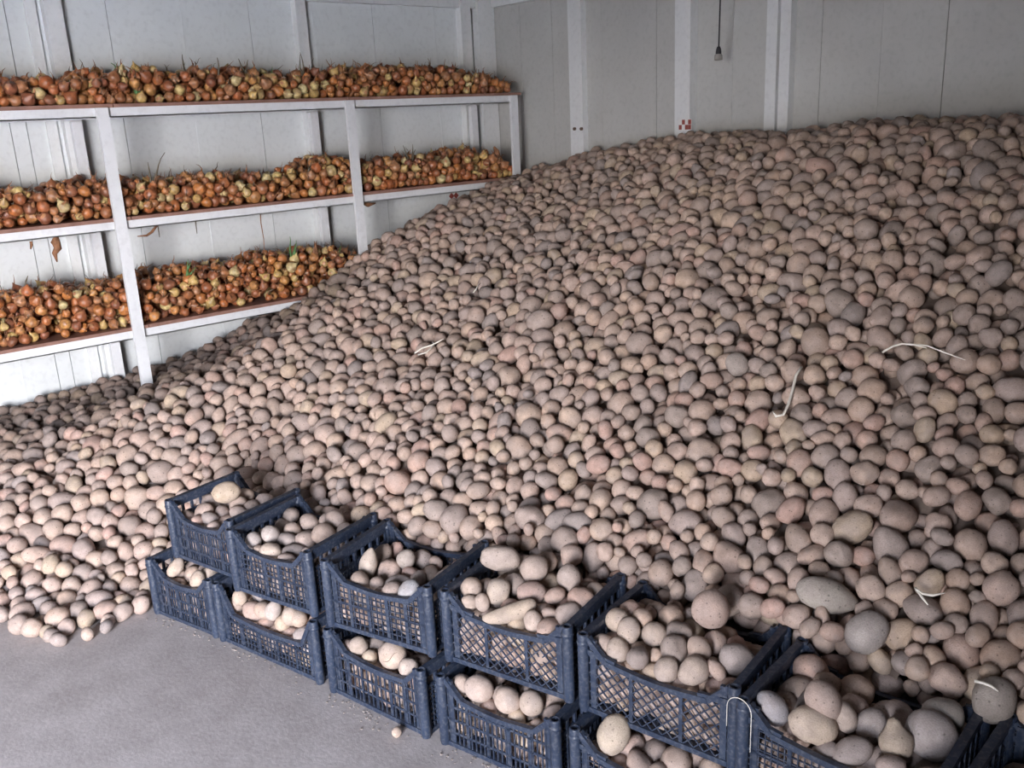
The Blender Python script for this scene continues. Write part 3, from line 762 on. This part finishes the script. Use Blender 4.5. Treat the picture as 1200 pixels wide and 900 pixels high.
def con_heap(Q, R_):
    Q[:, 0] = np.clip(Q[:, 0], -5.115+R_, RX-.01-R_); Q[:, 1] = np.clip(Q[:, 1], -.6, 4.275-R_)
    h = Hs(Q); Q[:, 2] = np.clip(Q[:, 2], h-THICK-.01, h-R_*.95+jit); Q[:, 2] = np.maximum(Q[:, 2], R_)
    # crates push the heap away
    for k in CR:
        tier, cx, cy, a, w, d = CR[k][:6]
        L = world_to_crate(k, Q); top = CH+.0
        ins = (abs(L[:, 0]) < w/2+R_*.95+.012) & (L[:, 1] > -R_) & (L[:, 1] < d+R_*.95+.008) & (L[:, 2] < top+R_*.4) & (L[:, 2] > -R_)
        if ins.any():
            li = L[ins]; ri = R_[ins]
            if k == 'L1' or k == 'U1':
                left = li[:, 0] < -w/2+.04; li[left, 0] = np.minimum(li[left, 0], -w/2-ri[left]*.95-.012); li[~left, 1] = d+ri[~left]*.95+.008
            else: li[:, 1] = d+ri*.95+.008
            ca, sa = math.cos(a), math.sin(a)
            Q[ins, 0] = cx+li[:, 0]*ca-li[:, 1]*sa; Q[ins, 1] = cy+li[:, 0]*sa+li[:, 1]*ca
    return Q
Pa = np.concatenate([OP, P]); Ra = np.concatenate([OR, rs])
Pa = relax(Pa, Ra, con_heap, 64, len(OP), 0, 5, .97, .012, .5)
P = Pa[len(OP):]
L0 = world_to_crate('L1', P)
# remove what ended on the floor side of the crates, in the crates, or in the onion bed on the low shelf
bad = np.zeros(n, bool)
for k in CR:
    w, d = CR[k][4:6]; L = world_to_crate(k, P)
    bad |= (abs(L[:, 0]) < w/2+.01+rs*.75) & (L[:, 1] > -2.5) & (L[:, 1] < d+rs*.6) & (L[:, 2] < CH+rs*.2) & (L[:, 2] > -.5)
bad |= (P[:, 0] < SX+.01+rs) & (P[:, 1] < 3.05) & (P[:, 2] > .58-rs*.6) & (P[:, 2] < 1.1)
bad |= (P[:, 0] < SX+rs) & (P[:, 2] > .632-rs*.7) & (P[:, 2] < .694+rs*.7)
bad |= (P[:, 0] < SX+rs*.9) & (P[:, 2] > 1.178-rs*.7) & (P[:, 2] < 1.24+rs)
bad |= (P[:, 0] < SX+.03+rs) & (P[:, 0] > SX-rs) & ((abs(P[:, 1]-2.857) < .03+rs*.6) | (abs(P[:, 1]-1.50) < .03+rs*.6) | (abs(P[:, 1]-4.09) < .03+rs*.6))
bad |= (P[:, 1] < .9) & (P[:, 0] > -2.8)
hz = np.linalg.norm(P[:, None, :]-HSP[None], axis=2) < .75*(rs[:, None]+HSR[None]); bad |= hz.any(1)
P = P[~bad]; rs = rs[~bad]; nrm = Nrm(P); n = len(P)
depth_below = Hs(P)-P[:, 2]
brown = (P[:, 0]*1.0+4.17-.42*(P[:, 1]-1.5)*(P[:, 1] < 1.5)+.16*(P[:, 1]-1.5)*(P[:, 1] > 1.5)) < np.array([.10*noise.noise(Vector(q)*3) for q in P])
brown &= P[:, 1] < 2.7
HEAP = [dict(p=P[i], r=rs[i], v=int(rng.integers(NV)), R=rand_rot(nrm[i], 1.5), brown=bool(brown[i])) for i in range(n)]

# ------------------------------------------------------------------ onions on the three shelves
def bed_h(level, y):
    t = [(( -.9, .17), (.9, .16), (1.35, .13), (1.55, .17), (1.9, .19), (2.6, .17), (3.3, .19), (3.75, .175), (4.0, .09), (4.12, .05)),
         ((-.9, .17), (.9, .21), (1.2, .17), (1.45, .19), (1.7, .20), (2.4, .17), (2.75, .21), (3.0, .19), (3.9, .20), (4.05, .13), (4.12, .05)),
         ((-.9, .2), (.9, .24), (1.5, .24), (1.9, .25), (2.3, .27), (2.8, .24), (3.0, .15), (3.05, .05))][{2: 0, 1: 1, 0: 2}[level]]
    return float(np.interp(y, [q[0] for q in t], [q[1] for q in t]))
ON = []
for level in (0, 1, 2):
    y1 = 3.05 if level == 0 else 4.10; y0 = -.25
    vol = sum(bed_h(level, y)*.36*.02 for y in np.arange(y0, y1, .02)); rs_ = []; tot = 0
    while tot < vol*.56:
        r = float(np.clip(rng.normal(.0262, .0045), .016, .036)); rs_.append(r); tot += 4/3*math.pi*r**3
    rs_ = np.array(rs_); m = len(rs_); zb = BOARD_TOP[level]
    Q = np.stack([SX-.02-rng.uniform(0, .38, m), rng.uniform(y0, y1, m), np.zeros(m)], 1)
    Hb = np.array([bed_h(level, y) for y in np.linspace(-.9, 4.2, 256)]); lump = np.array([+.034*noise.noise(Vector((y*3.1, level*7.3, 0)))+.022*noise.noise(Vector((y*8, level*3, 5))) for y in np.linspace(-.9, 4.2, 256)])
    def top_of(Q, level=level, Hb=Hb+lump):
        h = np.interp(Q[:, 1], np.linspace(-.9, 4.2, 256), Hb); dd = np.clip((SX+.015-Q[:, 0])/.11, 0, 1)
        back = np.clip((Q[:, 0]-(SX-.44))/.12, .35, 1)
        return h*(.38+.62*np.sqrt(dd))*back
    Q[:, 2] = zb+rng.uniform(0, 1, m)*top_of(Q)
    def con_on(Q, R_, zb=zb, top_of=top_of, y0=y0, y1=y1):
        Q[:, 0] = np.clip(Q[:, 0], SX-.42+R_, SX+.010-R_); Q[:, 1] = np.clip(Q[:, 1], y0, y1-R_)
        Q[:, 2] = np.clip(Q[:, 2], zb+R_*.85, np.maximum(zb+top_of(Q)-R_*.7, zb+R_*.86)); return Q
    Q = relax(Q, rs_, con_on, 22, 0, .001, 4, .93, .012)
    for i in range(m): ON.append(dict(p=Q[i], r=rs_[i], v=int(rng.integers(NV)), R=rand_rot((rng.normal(.5, .7), rng.normal(0, .7), 1), 1.6), level=level))

# ------------------------------------------------------------------ which pieces show, and how large (own z-buffer of the spheres)
def visibility(sets, extra_block=None):
    Wd, Ht, S = 1200, 900, .75
    w_, h_ = int(Wd*S), int(Ht*S); zb = np.full((h_, w_), 1e9); ib = np.full((h_, w_), -1, int); gid = 0
    for rec in sets:
        P = np.array([q['p'] for q in rec]); r = np.array([q['r'] for q in rec]); u, v, dpt = project(P)
        for i in range(len(rec)):
            if dpt[i] > .3:
                R_ = FPX*r[i]/dpt[i]*S; cu, cv = u[i]*S, v[i]*S
                x0, x1, y0, y1 = int(max(0, cu-R_)), int(min(w_, cu+R_+1)), int(max(0, cv-R_)), int(min(h_, cv+R_+1))
                if x1 > x0 and y1 > y0:
                    yy, xx = np.mgrid[y0:y1, x0:x1]; q = 1-((xx-cu)**2+(yy-cv)**2)/(R_*R_); mk = q > 0
                    zz = np.where(mk, dpt[i]-r[i]*np.sqrt(np.clip(q, 0, 1)), 1e9)
                    s = zb[y0:y1, x0:x1]; b_ = zz < s; s[b_] = zz[b_]; ib[y0:y1, x0:x1][b_] = gid+i
        gid += len(rec)
    cnt = np.bincount(ib[ib >= 0], minlength=gid); out = []; k = 0
    for rec in sets: out.append(cnt[k:k+len(rec)]); k += len(rec)
    return out
HREC = [dict(p=s[0], r=s[1]) for s in HS]
vis_h, vis_c, vis_p, vis_o = visibility([HREC, ALLP, HEAP, ON])
CNAME = {'U1': 'leftmost upper crate', 'U2': 'second upper crate from the left', 'U3': 'half empty third upper crate', 'U4': 'fourth upper crate from the left',
 'U5': 'fifth upper crate from the left', 'U6': 'sixth upper crate from the left', 'U7': 'crate cut off at the bottom right corner', 'L1': 'leftmost lower crate', 'L2': 'wide lower crate with the scooped front',
 'L3': 'lower crate holding the cracked potato', 'L4': 'fourth lower crate from the left', 'L5': 'lower crate at the bottom edge', 'L6': 'lower crate under the sixth upper one', 'L7': 'lower crate in the corner'}
def place(name, me, q, label, cat, group):
    o = bpy.data.objects.new(name, me); COL.objects.link(o)
    m = Matrix([list(q['R'][i]*q['r'])+[q['p'][i]] for i in range(3)]+[[0, 0, 0, 1]]); o.matrix_world = m
    o['label'] = label; o['category'] = cat
    if group: o['group'] = group
    return o
def split(vis, lim): 
    order = np.argsort(-vis, kind='stable'); top = set(int(i) for i in order[:lim] if vis[i] > 0); return top
NUM = ['', 'one', 'two', 'three', 'four', 'five', 'six', 'seven', 'eight', 'nine', 'ten', 'eleven', 'twelve']
def direction(dx, dy):
    a = math.degrees(math.atan2(-dy, dx)) % 360
    return ['right of', 'up-right of', 'above', 'up-left of', 'left of', 'down-left of', 'below', 'down-right of'][int((a+22.5)//45) % 8]
def tone_word(c):
    lum = sum(c)/3; red = c[0]/(c[2]+1e-6)
    return 'dark' if lum < .31 else ('pale' if lum > .395 else ('greyish' if red < 1.52 else ('pinkish' if c[1]/c[0] < .72 else 'tan')))
USED = set()
def relate(kind, adj, u, v, size_px, marks, where=''):
    """label by look and by the nearest findable landmarks, never used twice where that can be avoided"""
    cand = sorted(marks, key=lambda m_: (m_[0]-u)**2+(m_[1]-v)**2)[:7]; first = None
    for mx, my, nm in cand:
        k_ = int(round(math.hypot(u-mx, v-my)/size_px)); k_ = max(1, k_)
        if k_ > 12: continue
        lab = f"{adj} {kind}{where}, {NUM[k_]} {direction(u-mx, v-my)} {nm}"
        if len(lab.replace('-', ' ').split()) > 16: lab = lab.replace(' the ', ' ').replace('the ', '')
        if len(lab.replace('-', ' ').split()) > 16: continue
        first = first or lab
        if lab not in USED: USED.add(lab); return lab
    return first or f"{adj} {kind}{where}"
CS = {'U1': 'first upper crate', 'U2': 'second upper crate', 'U3': 'third upper crate', 'U4': 'fourth upper crate', 'U5': 'fifth upper crate', 'U6': 'sixth upper crate', 'U7': 'corner crate',
      'L1': 'first lower crate', 'L2': 'wide lower crate', 'L3': 'third lower crate', 'L4': 'fourth lower crate', 'L5': 'fifth lower crate', 'L6': 'sixth lower crate', 'L7': 'lower corner crate'}
SHORT = ['the big one on the first crate rim', 'the pointed upright one', 'the bluish scuffed one', 'the middle round grey one', 'the cracked one', 'the round one left of the crack', 'the one right of the cracked one',
 'the egg-shaped front one', 'the round one at the right', 'the round left end one', 'the dusty oval one', 'the bent oval one', 'the middle front oval', 'the right hand oval', 'the round standing-out one', 'the pale oval at the rail',
 'the grey left one', 'the long finger-shaped one', 'the blocky oblong one', 'the big round one by the blocky one', 'the squarish pale one', 'the smooth pink oval', 'the round pale left one', 'the small corner one', 'the small upright one',
 'the short oval by the finger-shaped one', 'the oval with a stalk end', 'the second front one', 'the third front one', 'the dimpled one', 'the left end one', 'the huge round pink one', 'the top left round one', 'the egg-shaped one', 'the warty one',
 'the round one at the rail', 'the left corner one', 'the mid rail oval', 'the big right front one', 'the very large pale one', 'the sprouted pink one', 'the folded pale one', 'the dark bluish one', 'the pale egg-shaped one', 'the pear-shaped one',
 'the huge rounded grey one', 'the grey oval between them', 'the long pointed heap potato', 'the big dusty oval below the pointed one', 'the smooth oval behind the sixth crate', 'the large one bearing a straw', 'the standout oval mid-heap',
 'the tiny lone one', 'the furthest rolled-out one', 'the second rolled-out one', 'the third rolled-out one']
hu, hv, hd = project(np.array([h['p'] for h in heroes]))
HM = [(hu[i], hv[i], SHORT[i], heroes[i]['crate']) for i in range(len(heroes))]
CM = []
for k in CR:
    for lx, ly, nm in ((-.5, 0, 'the left front post'), (.5, 0, 'the right front post'), (-.5, 1, 'the left back post'), (.5, 1, 'the right back post')):
        u_, v_, d_ = project(np.array(crate_local(k, lx*CR[k][4], ly*CR[k][5], CH))[None]); CM.append((u_[0], v_[0], nm, k))
STRAWM = [(925, 460, 'the bent white straw'), (1075, 404, 'the long pale straw'), (1090, 697, 'the forked straw'), (503, 405, 'the straw tangle')]
def adj_of(q, tint=None):
    L_ = q['r']; ex = 1.03+.30*((q['v']*7) % NV/NV)**1.7
    sz = 'tiny' if L_ < .022 else ('small' if L_ < .027 else ('medium' if L_ < .032 else ('large' if L_ < .039 else 'very large')))
    return f"{sz} {tone_word(PT[q['v']])} {'round' if ex < 1.09 else ('oval' if ex < 1.2 else 'long')}"
N_IND = 300-len(heroes)
both = np.concatenate([vis_c, vis_p]); chosen = split(both, N_IND); top_c = {i for i in chosen if i < len(ALLP)}; top_p = {i-len(ALLP) for i in chosen if i >= len(ALLP)}
SPX = lambda q, d: 2*FPX*.031/d
rest = []
for i, q in enumerate(ALLP):
    if i in top_c:
        u, v, d = project(q['p'][None]); k = q['crate']
        marks = [m_[:3] for m_ in HM if m_[3] == k]+[m_[:3] for m_ in CM if m_[3] == k]
        place('potato', VM_P[q['v']], q, relate('potato', adj_of(q), u[0], v[0], SPX(q, d[0]), marks, ' in '+CS[k]), 'potato', 'potatoes in the '+CNAME[k])
    else:
        s = 2 if vis_c[i] > 0 else 1; v, f = SH[s][q['v']]; rest.append((v, f, q['R'], q['r'], q['p'], PT[q['v']]))
joined('potatoes', rest, M_potato, label='the deeper potatoes filling the navy crates, glimpsed through their lattices', category='potatoes', kind='stuff')
def zone(q):
    u, v, _ = project(q['p'][None]); u = u[0]; v = v[0]
    if q['p'][0] < -2.95 and v > 560: return 'potatoes at the left foot of the heap'
    return 'potatoes behind the left crates' if u < 560 else ('potatoes behind the middle crates' if u < 900 else 'potatoes on the right of the heap')
rest = []
for i, q in enumerate(HEAP):
    if i in top_p:
        u, v, d = project(q['p'][None])
        marks = [m_[:3] for m_ in HM if m_[3] in ('HEAP', 'FLOOR')]+[(m_[0], m_[1], CS[m_[3]].replace(' upper', '')+"'s "+m_[2].replace('the ', '').replace('post', 'corner')) for m_ in CM if m_[3][0] == 'U' and 'back' in m_[2] and m_[0] < 1190]+STRAWM
        place('potato', VM_P[q['v']], q, relate('heap potato', adj_of(q), u[0], v[0], SPX(q, d[0]), marks, ''), 'potato', zone(q))
    else:
        s = 2 if vis_p[i] > 2 else 1; v, f = SH[s][q['v']]; rest.append((v, f, q['R'], q['r'], q['p'], (PTD if q['brown'] else PT)[q['v']]))  # 'brown' only picks the evenly darker tints
joined('potato_heap', rest, M_potato, label='great sloping heap of loose brown potatoes filling the back of the store', category='potatoes', kind='stuff')
# soil and small potatoes deep in the heap: the packed core under the loose layer
idx = -np.ones(HG.shape, int); cv = []; cf = []
for i in range(len(gx)):
    for j in range(len(gy)):
        cz = HG[i, j]-THICK+.04; x, y = gx[i], gy[j]
        inside = any((abs(l[0]) < CR[k][4]/2+.04) and (-.8 < l[1] < CR[k][5]+.02) for k in CR for l in [world_to_crate(k, np.array((x, y, 0.)))])
        if -5.17 < x < RX-.01 and y < 4.33 and cz > 0 and not inside and not (x < -4.6 and .5 < cz < .75 and y < 3.1):
            idx[i, j] = len(cv); cv.append((x, y, cz))
for i in range(len(gx)-1):
    for j in range(len(gy)-1):
        q = (idx[i, j], idx[i+1, j], idx[i+1, j+1], idx[i, j+1])
        if min(q) >= 0: cf.append(q)
link('heap_core', mesh_from('heap_core', cv, cf, [M_soil], True), None, label='dark packed soil and potatoes under the loose layer of the heap', category='soil', kind='stuff')

# onions
SN = {0: 'lowest shelf', 1: 'middle shelf', 2: 'top shelf'}
OSHORT = ['the tall green shoots', 'the short green shoots', 'the dark upright leaves', 'the curled brown neck', 'the forked brown neck', 'the twin neck stubs', 'the small green leaves',
 'the two dark leaves', 'the thick twisted neck', 'the bushy dry top', 'the spiky dry top', 'the curly green leaves', 'the dark green leaves', 'the bushy brown top', 'the arching green leaves', 'the low green sprout', 'the thin dry stalk']
SHOOTS = [((162, 112), 2, 'green', .10, 3, 'onion with tall green shoots on the top shelf right of the first post'),
 ((322, 98), 2, 'green', .06, 3, 'onion with short green shoots near the middle of the top shelf'),
 ((358, 88), 2, 'dry', .07, 2, 'onion with dark upright dry leaves on the top shelf before the second post'),
 ((217, 84), 2, 'dry', .06, 1, 'onion with a curled brown neck highest on the top shelf bed'),
 ((258, 88), 2, 'dry', .06, 1, 'onion with a brown forked neck on the top shelf'),
 ((288, 86), 2, 'dry', .05, 2, 'onion with twin brown neck stubs on the top shelf'),
 ((145, 92), 2, 'green', .05, 2, 'onion with small green leaves on the top shelf just past the first post'),
 ((177, 217), 1, 'dry', .10, 2, 'onion with two dark upright leaves on the middle shelf right of the first post'),
 ((120, 228), 1, 'husk', .08, 1, 'onion with a thick twisted brown neck on the middle shelf left of the first post'),
 ((362, 202), 1, 'dry', .05, 2, 'onion with bushy dry top on the middle shelf before the second post'),
 ((482, 188), 1, 'dry', .06, 3, 'onion with a spiky dry top on the middle shelf beyond the second post'),
 ((220, 322), 0, 'green', .05, 3, 'onion with curly green leaves on the lowest shelf right of the first post'),
 ((345, 298), 0, 'green', .06, 3, 'onion with dark green leaves high on the lowest shelf'),
 ((368, 296), 0, 'husk', .06, 2, 'onion with a bushy brown top at the far end of the lowest shelf'),
 ((398, 303), 0, 'green', .06, 2, 'onion with arching green leaves where the heap meets the lowest shelf'),
 ((300, 336), 0, 'green', .03, 2, 'onion with a dark green sprout at the front of the lowest shelf'),
 ((32, 335), 0, 'dry', .04, 1, 'onion with a thin dry stalk at the left end of the lowest shelf')]
OM = [(sh[0][0], sh[0][1], OSHORT[i], sh[1]) for i, sh in enumerate(SHOOTS)]
for lv in (0, 1, 2):
    for y_, nm in ((1.5, 'the first post'), (2.857, 'the second post'), (4.09, 'the end post')):
        u_, v_, d_ = project(np.array([[SX, y_, BOARD_TOP[lv]+.03]])); OM.append((u_[0], v_[0], nm, lv))
top_o = split(vis_o, 300-len(SHOOTS)); rest = []
for i, q in enumerate(ON):
    if i in top_o:
        c_ = OT[q['v']]; tone = 'yellowish' if c_[1] > .27 else ('dark brown' if c_[0] < .31 else ('reddish' if c_[1]/c_[0] < .36 else 'orange'))
        hz_ = q['p'][2]-BOARD_TOP[q['level']]; row = ' at the board edge of' if hz_ < .05 else (' midway up on' if hz_ < .11 else ' high on')
        u, v, d = project(q['p'][None]); sz = 'small' if q['r'] < .0255 else ('middling' if q['r'] < .0325 else 'big')
        q['obj'] = place('onion', VM_O[q['v']], q, relate('onion', f"{sz} {tone}", u[0], v[0], 2*FPX*.029/d[0], [m_[:3] for m_ in OM if m_[3] == q['level']], f"{row} the {SN[q['level']]}"), 'onion', 'onions on the '+SN[q['level']])
    else:
        s = 2 if vis_o[i] > 3 else 1; v, f = OS[s][q['v']]; rest.append((v, f, q['R'], q['r'], q['p'], OT[q['v']]))
joined('onions', rest, M_onion, label='bed of small orange-brown onions covering the three shelves of the rack', category='onions', kind='stuff')
# dry tops and husk scraps standing out of the onion beds (nobody could count them)
def wisp(m, p, L, r0, lean, n=5, segs=4, curl=.35):
    pts = [np.array(p)]; d = np.array(lean, float); d /= np.linalg.norm(d)
    for s in range(segs):
        d = d+rng.normal(0, curl, 3); d /= np.linalg.norm(d); pts.append(pts[-1]+d*L/segs)
    m.tube(pts, [r0*(1-.8*s/segs) for s in range(segs+1)], n)
vis_idx = [i for i in range(len(ON)) if vis_o[i] > 6]
m = MB()
for i in rng.choice(vis_idx, 1100): 
    q = ON[i]; up = q['R'][:, 2]*.6+np.array([.25, 0, .8]); wisp(m, q['p']+q['R'][:, 2]*q['r']*.9, rng.uniform(.02, .06), rng.uniform(.002, .0045), up, 5, 3)
m.build('dry_onion_tops', M_husk, None, True, label='withered brown onion necks sticking out all over the onion beds', category='onion tops', kind='stuff')
m = MB()
for i in rng.choice(vis_idx, 260):
    q = ON[i]; up = np.array([.2, 0, 1])+rng.normal(0, .4, 3); wisp(m, q['p']+np.array([0, 0, q['r']*.7]), rng.uniform(.03, .07), rng.uniform(.002, .0035), up, 4, 4)
m.build('withered_leaves', M_dryleaf, None, True, label='thin grey-green withered leaves scattered among the onions', category='leaves', kind='stuff')
m = MB()
for i in rng.choice(vis_idx, 900):      # loose papery skins
    q = ON[i]; nr = q['R'][:, 2]*.0+np.array([rng.uniform(.2, 1), rng.normal(0, .5), rng.uniform(-.1, 1)]); nr /= np.linalg.norm(nr)
    c_ = q['p']+nr*q['r']*1.04; t1 = np.cross(nr, rng.normal(0, 1, 3)); t1 /= np.linalg.norm(t1); t2 = np.cross(nr, t1); k0 = len(m.v); a_, b_ = rng.uniform(.006, .018), rng.uniform(.004, .010)
    for (u_, v_, h_) in ((-1, 0, .3), (-.4, -1, 0), (.5, -.8, -.1), (1, .1, .5), (.4, .9, -.1), (-.5, .9, .1)):
        m.v.append(tuple(c_+t1*a_*u_+t2*b_*v_+nr*h_*.008))
    m.v.append(tuple(c_+nr*.002))
    for j_ in range(6): m.f.append((k0+6, k0+j_, k0+(j_+1) % 6))
m.build('papery_skins', M_flake, None, True, label='loose papery golden skins flaking off all over the onion beds', category='onion skins', kind='stuff')
# onions with shoots that stand out: pixel of the root of the shoot, level, kind, label
pos_on = np.array([q['p'] for q in ON]); lev_on = np.array([q['level'] for q in ON])
for (px, py), lv, kd_, L, cnt_, label in SHOOTS:
    p = on_x(px, py+6, SX-.07)
    t = thing('sprouting_onion', label, 'onion', tuple(p))
    me = VM_O[int(rng.integers(NV))]; o = link('bulb', me, t); o.scale = (.03, .03, .03); o.rotation_euler = (rng.normal(0, .3), rng.normal(0, .3), 0)
    for c_ in range(cnt_):
        m = MB(); wisp(m, (rng.normal(0, .005), rng.normal(0, .008), .02), L*rng.uniform(1.2, 1.9), .007 if kd_ != 'husk' else .010, (rng.normal(.1, .12), rng.normal(0, .28), 1), 6, 5, .13)
        m.build('shoot', {'green': M_green, 'dry': M_dryleaf, 'husk': M_husk}[kd_], t, True)
# scraps hanging below the shelf edges
def hang(name, pts, rad, mat, label, cat, flat=1):
    m = MB(); m.tube(pts, rad, 7); o = m.build(name, mat, None, True, label=label, category=cat); return o
def hp(px, py, x=SX-.02): return on_x(px, py, x)
hang('hanging_husk', [hp(66, 277), hp(65, 284), hp(68, 291), hp(64, 297), hp(67, 307)], [.010, .022, .018, .012, .003], M_husk, 'dark red onion husk hanging under the middle shelf left of the first post', 'onion husk')
hang('hanging_husk', [hp(36, 283), hp(37, 287), hp(36, 292)], [.006, .007, .003], M_husk, 'tiny husk scrap hanging under the middle shelf near the left edge', 'onion husk')
hang('hanging_root', [hp(184, 264), hp(178, 272), hp(172, 276), hp(161, 277)], [.006, .007, .006, .002], M_husk, 'curled brown onion stalk hanging under the middle shelf', 'onion stalk')
hang('hanging_root', [hp(185, 264), hp(186, 271), hp(187, 278)], [.003, .003, .002], M_dryleaf, 'thin dark stalk hanging beside the curled one', 'onion stalk')
hang('hanging_root', [hp(229, 258), hp(230, 266), hp(231, 274)], [.003, .003, .0015], M_dryleaf, 'short thin stalk hanging under the middle shelf between the posts', 'onion stalk')
hang('hanging_root', [hp(305, 250, SX-.1), hp(306, 262, SX-.1), hp(309, 280, SX-.1), hp(310, 298, SX-.1)], [.003, .003, .0025, .002], M_husk, 'long thin brown stalk hanging under the middle shelf', 'onion stalk')
hang('hanging_husk', [hp(425, 238), hp(431, 240), hp(440, 238)], [.008, .014, .004], M_husk, 'brown onion husk hanging under the middle shelf right of the second post', 'onion husk')
hang('hanging_husk', [hp(579, 172, SX-.03), hp(582, 178, SX-.03), hp(585, 184, SX-.03)], [.006, .020, .012], M_husk, 'dark crumpled husk standing at the far end of the middle shelf', 'onion husk')
hang('hanging_husk', [hp(52, 408), hp(54, 412)], [.012, .006], M_husk, 'husk scrap caught on the edge of the lowest shelf', 'onion husk')

# ------------------------------------------------------------------ hero potatoes
tree_items = None
for i, h in enumerate(heroes):
    L, W, T = h['dims']; v, f = ICO[3]; off = Vector((i*2.17, i*.77, i*1.31)); out = []
    own = h['label'].split(' potato')[0]; fold = 'folded' in own; block = 'blocky' in own or 'squarish' in own; pointed = 'pointed' in own; knob = 'pear-shaped' in own; finger = 'finger' in own
    for p in v:
        q = Vector(p); r = 1+.10*noise.noise(q*1.0+off)+.035*noise.noise(q*2.6+off)
        x, y, z = q.x, q.y, q.z
        if block: e = .84; x, y, z = [math.copysign(abs(c)**e, c)*.95 for c in (x, y, z)]
        s = 1.0
        if pointed: s = 1-.38*max(0, x)**1.5 if x > 0 else 1/max(.3, 1-x*x)**.16
        if knob: s = (1-.45*max(0, min(1, (x-.25)/.35)))/max(.35, 1-max(0, x)**2)**.25; x = x+.22*max(0, x-.3)
        if finger: s = 1/max(.22, 1-x*x)**.24*(.82 if x < 0 else 1+.1*x)**(1 if x > 0 else abs(x)); y += .2*x*x
        if fold: r -= .13*math.exp(-((x+.15+.3*y)/.09)**2)*(1 if z > -.2 else 0)
        out.append((x*L/2*r, y*W/2*r*s, z*T/2*r*s))
    me = mesh_from('potato', out, [tuple(int(a) for a in t_) for t_ in f], [M_potato], True)
    tint_attr(me, np.tile(np.array(h['tint']), (len(out), 1))); unit_attr(me, np.array(out)/h['r']+i*5.3)
    # the shader scale is for unit potatoes, so keep the mesh in units of its radius
    k_ = h['r']; me.transform(Matrix.Scale(1/k_, 4))
    o = link('potato', me, None, label=h['label'], category='potato')
    if not any(w_ in h['label'] for w_ in ('sprout', 'crack')):
        pass
    o.matrix_world = Matrix([list(h['R'][a]*k_)+[h['p'][a]] for a in range(3)]+[[0, 0, 0, 1]])
    if 'long crack' in h['label']:
        pts = []
        for u in np.linspace(-.75, .55, 9):
            y = .10+.10*math.sin(u*5); zz = math.sqrt(max(.02, 1-u*u*.9-y*y)); pts.append((u*1.02*L/2/k_, y*W/2/k_, zz*1.03*T/2/k_))
        # press the crack line onto the skin
        bv = BVHTree.FromPolygons([v_.co[:] for v_ in me.vertices], [p_.vertices[:] for p_ in me.polygons])
        pts = [tuple(bv.find_nearest(Vector(p_))[0]) for p_ in pts]
        MB().tube(pts, [.006, .018, .024, .02, .026, .022, .018, .014, .005], 6).build('crack', M_crack, o, True)
    if 'curly white sprout' in h['label']:
        bv = BVHTree.FromPolygons([v_.co[:] for v_ in me.vertices], [p_.vertices[:] for p_ in me.polygons])
        p0 = h['p']-R3[:, 0]*.022-R3[:, 1]*.030+R3[:, 2]*.02
        Mi = o.matrix_world.inverted(); a = bv.find_nearest(Mi @ Vector(p0))[0]
        scr = [(0, 0, 0), (-.006, .0, .004), (-.010, -.004, .006), (-.016, .0, .006), (-.021, .001, .004)]
        pts = [a]+[a+(Mi.to_3x3() @ Vector(R3[:, 0]*dx+R3[:, 1]*dy+R3[:, 2]*dz)) for dx, dy, dz in scr[1:]]
        MB().tube(pts, [.06, .055, .05, .045, .02], 6).build('sprout', M_sprout, o, True)

# ------------------------------------------------------------------ straws lying on the heap
def straw(pix, rad, label, lift=.012):
    pts = [surface_hit(px, py, lift+.014)+R3[:, 2]*.006 for px, py in pix]
    MB().tube(pts, [rad]*(len(pts)-1)+[rad*.4], 6).build('straw', M_straw, None, True, label=label, category='straw')
straw([(939, 430), (932, 440), (928, 458), (923, 474), (917, 486), (909, 488), (905, 482)], .0042, 'bent white straw lying on the middle of the heap')
straw([(1033, 413), (1045, 406), (1056, 403), (1070, 404), (1085, 408)], .003, 'long pale straw on the right of the heap, its left piece')
straw([(1060, 403), (1085, 405), (1108, 414), (1130, 422)], .0022, 'thin long straw reaching right from the long pale straw')
straw([(486, 414), (495, 408), (505, 405), (515, 400), (520, 397)], .0032, 'pale straw tangle on the left middle of the heap')
straw([(490, 416), (500, 413), (509, 404), (507, 400)], .0028, 'short straw crossing the pale tangle')
straw([(1072, 690), (1080, 695), (1092, 697), (1106, 694)], .003, 'pale straw above the sixth crate')
straw([(1071, 688), (1079, 699), (1086, 708)], .003, 'second pale straw forking down above the sixth crate')
straw([(1140, 797), (1150, 799), (1160, 803), (1168, 809)], .003, 'pale straw on the large round potato at the right edge', .03)
straw([(555, 343), (559, 337), (563, 332)], .003, 'short pale straw on the upper left of the heap')
# crumbs of soil at the crates' feet
m = MB()
for i in range(170):
    k = ('L1', 'L2', 'L3', 'L4')[int(rng.integers(4))]; w = CR[k][4]
    x, y, z = crate_local(k, rng.uniform(-w/2, w/2), -abs(rng.normal(0, .028))-.006, 0); s = rng.uniform(.0008, .0024)
    m.box(x-s, x+s, y-s, y+s, 0, s*1.3)
m.build('soil_crumbs', M_crumb, None, label='crumbs of dry soil along the foot of the crates', category='soil', kind='stuff')
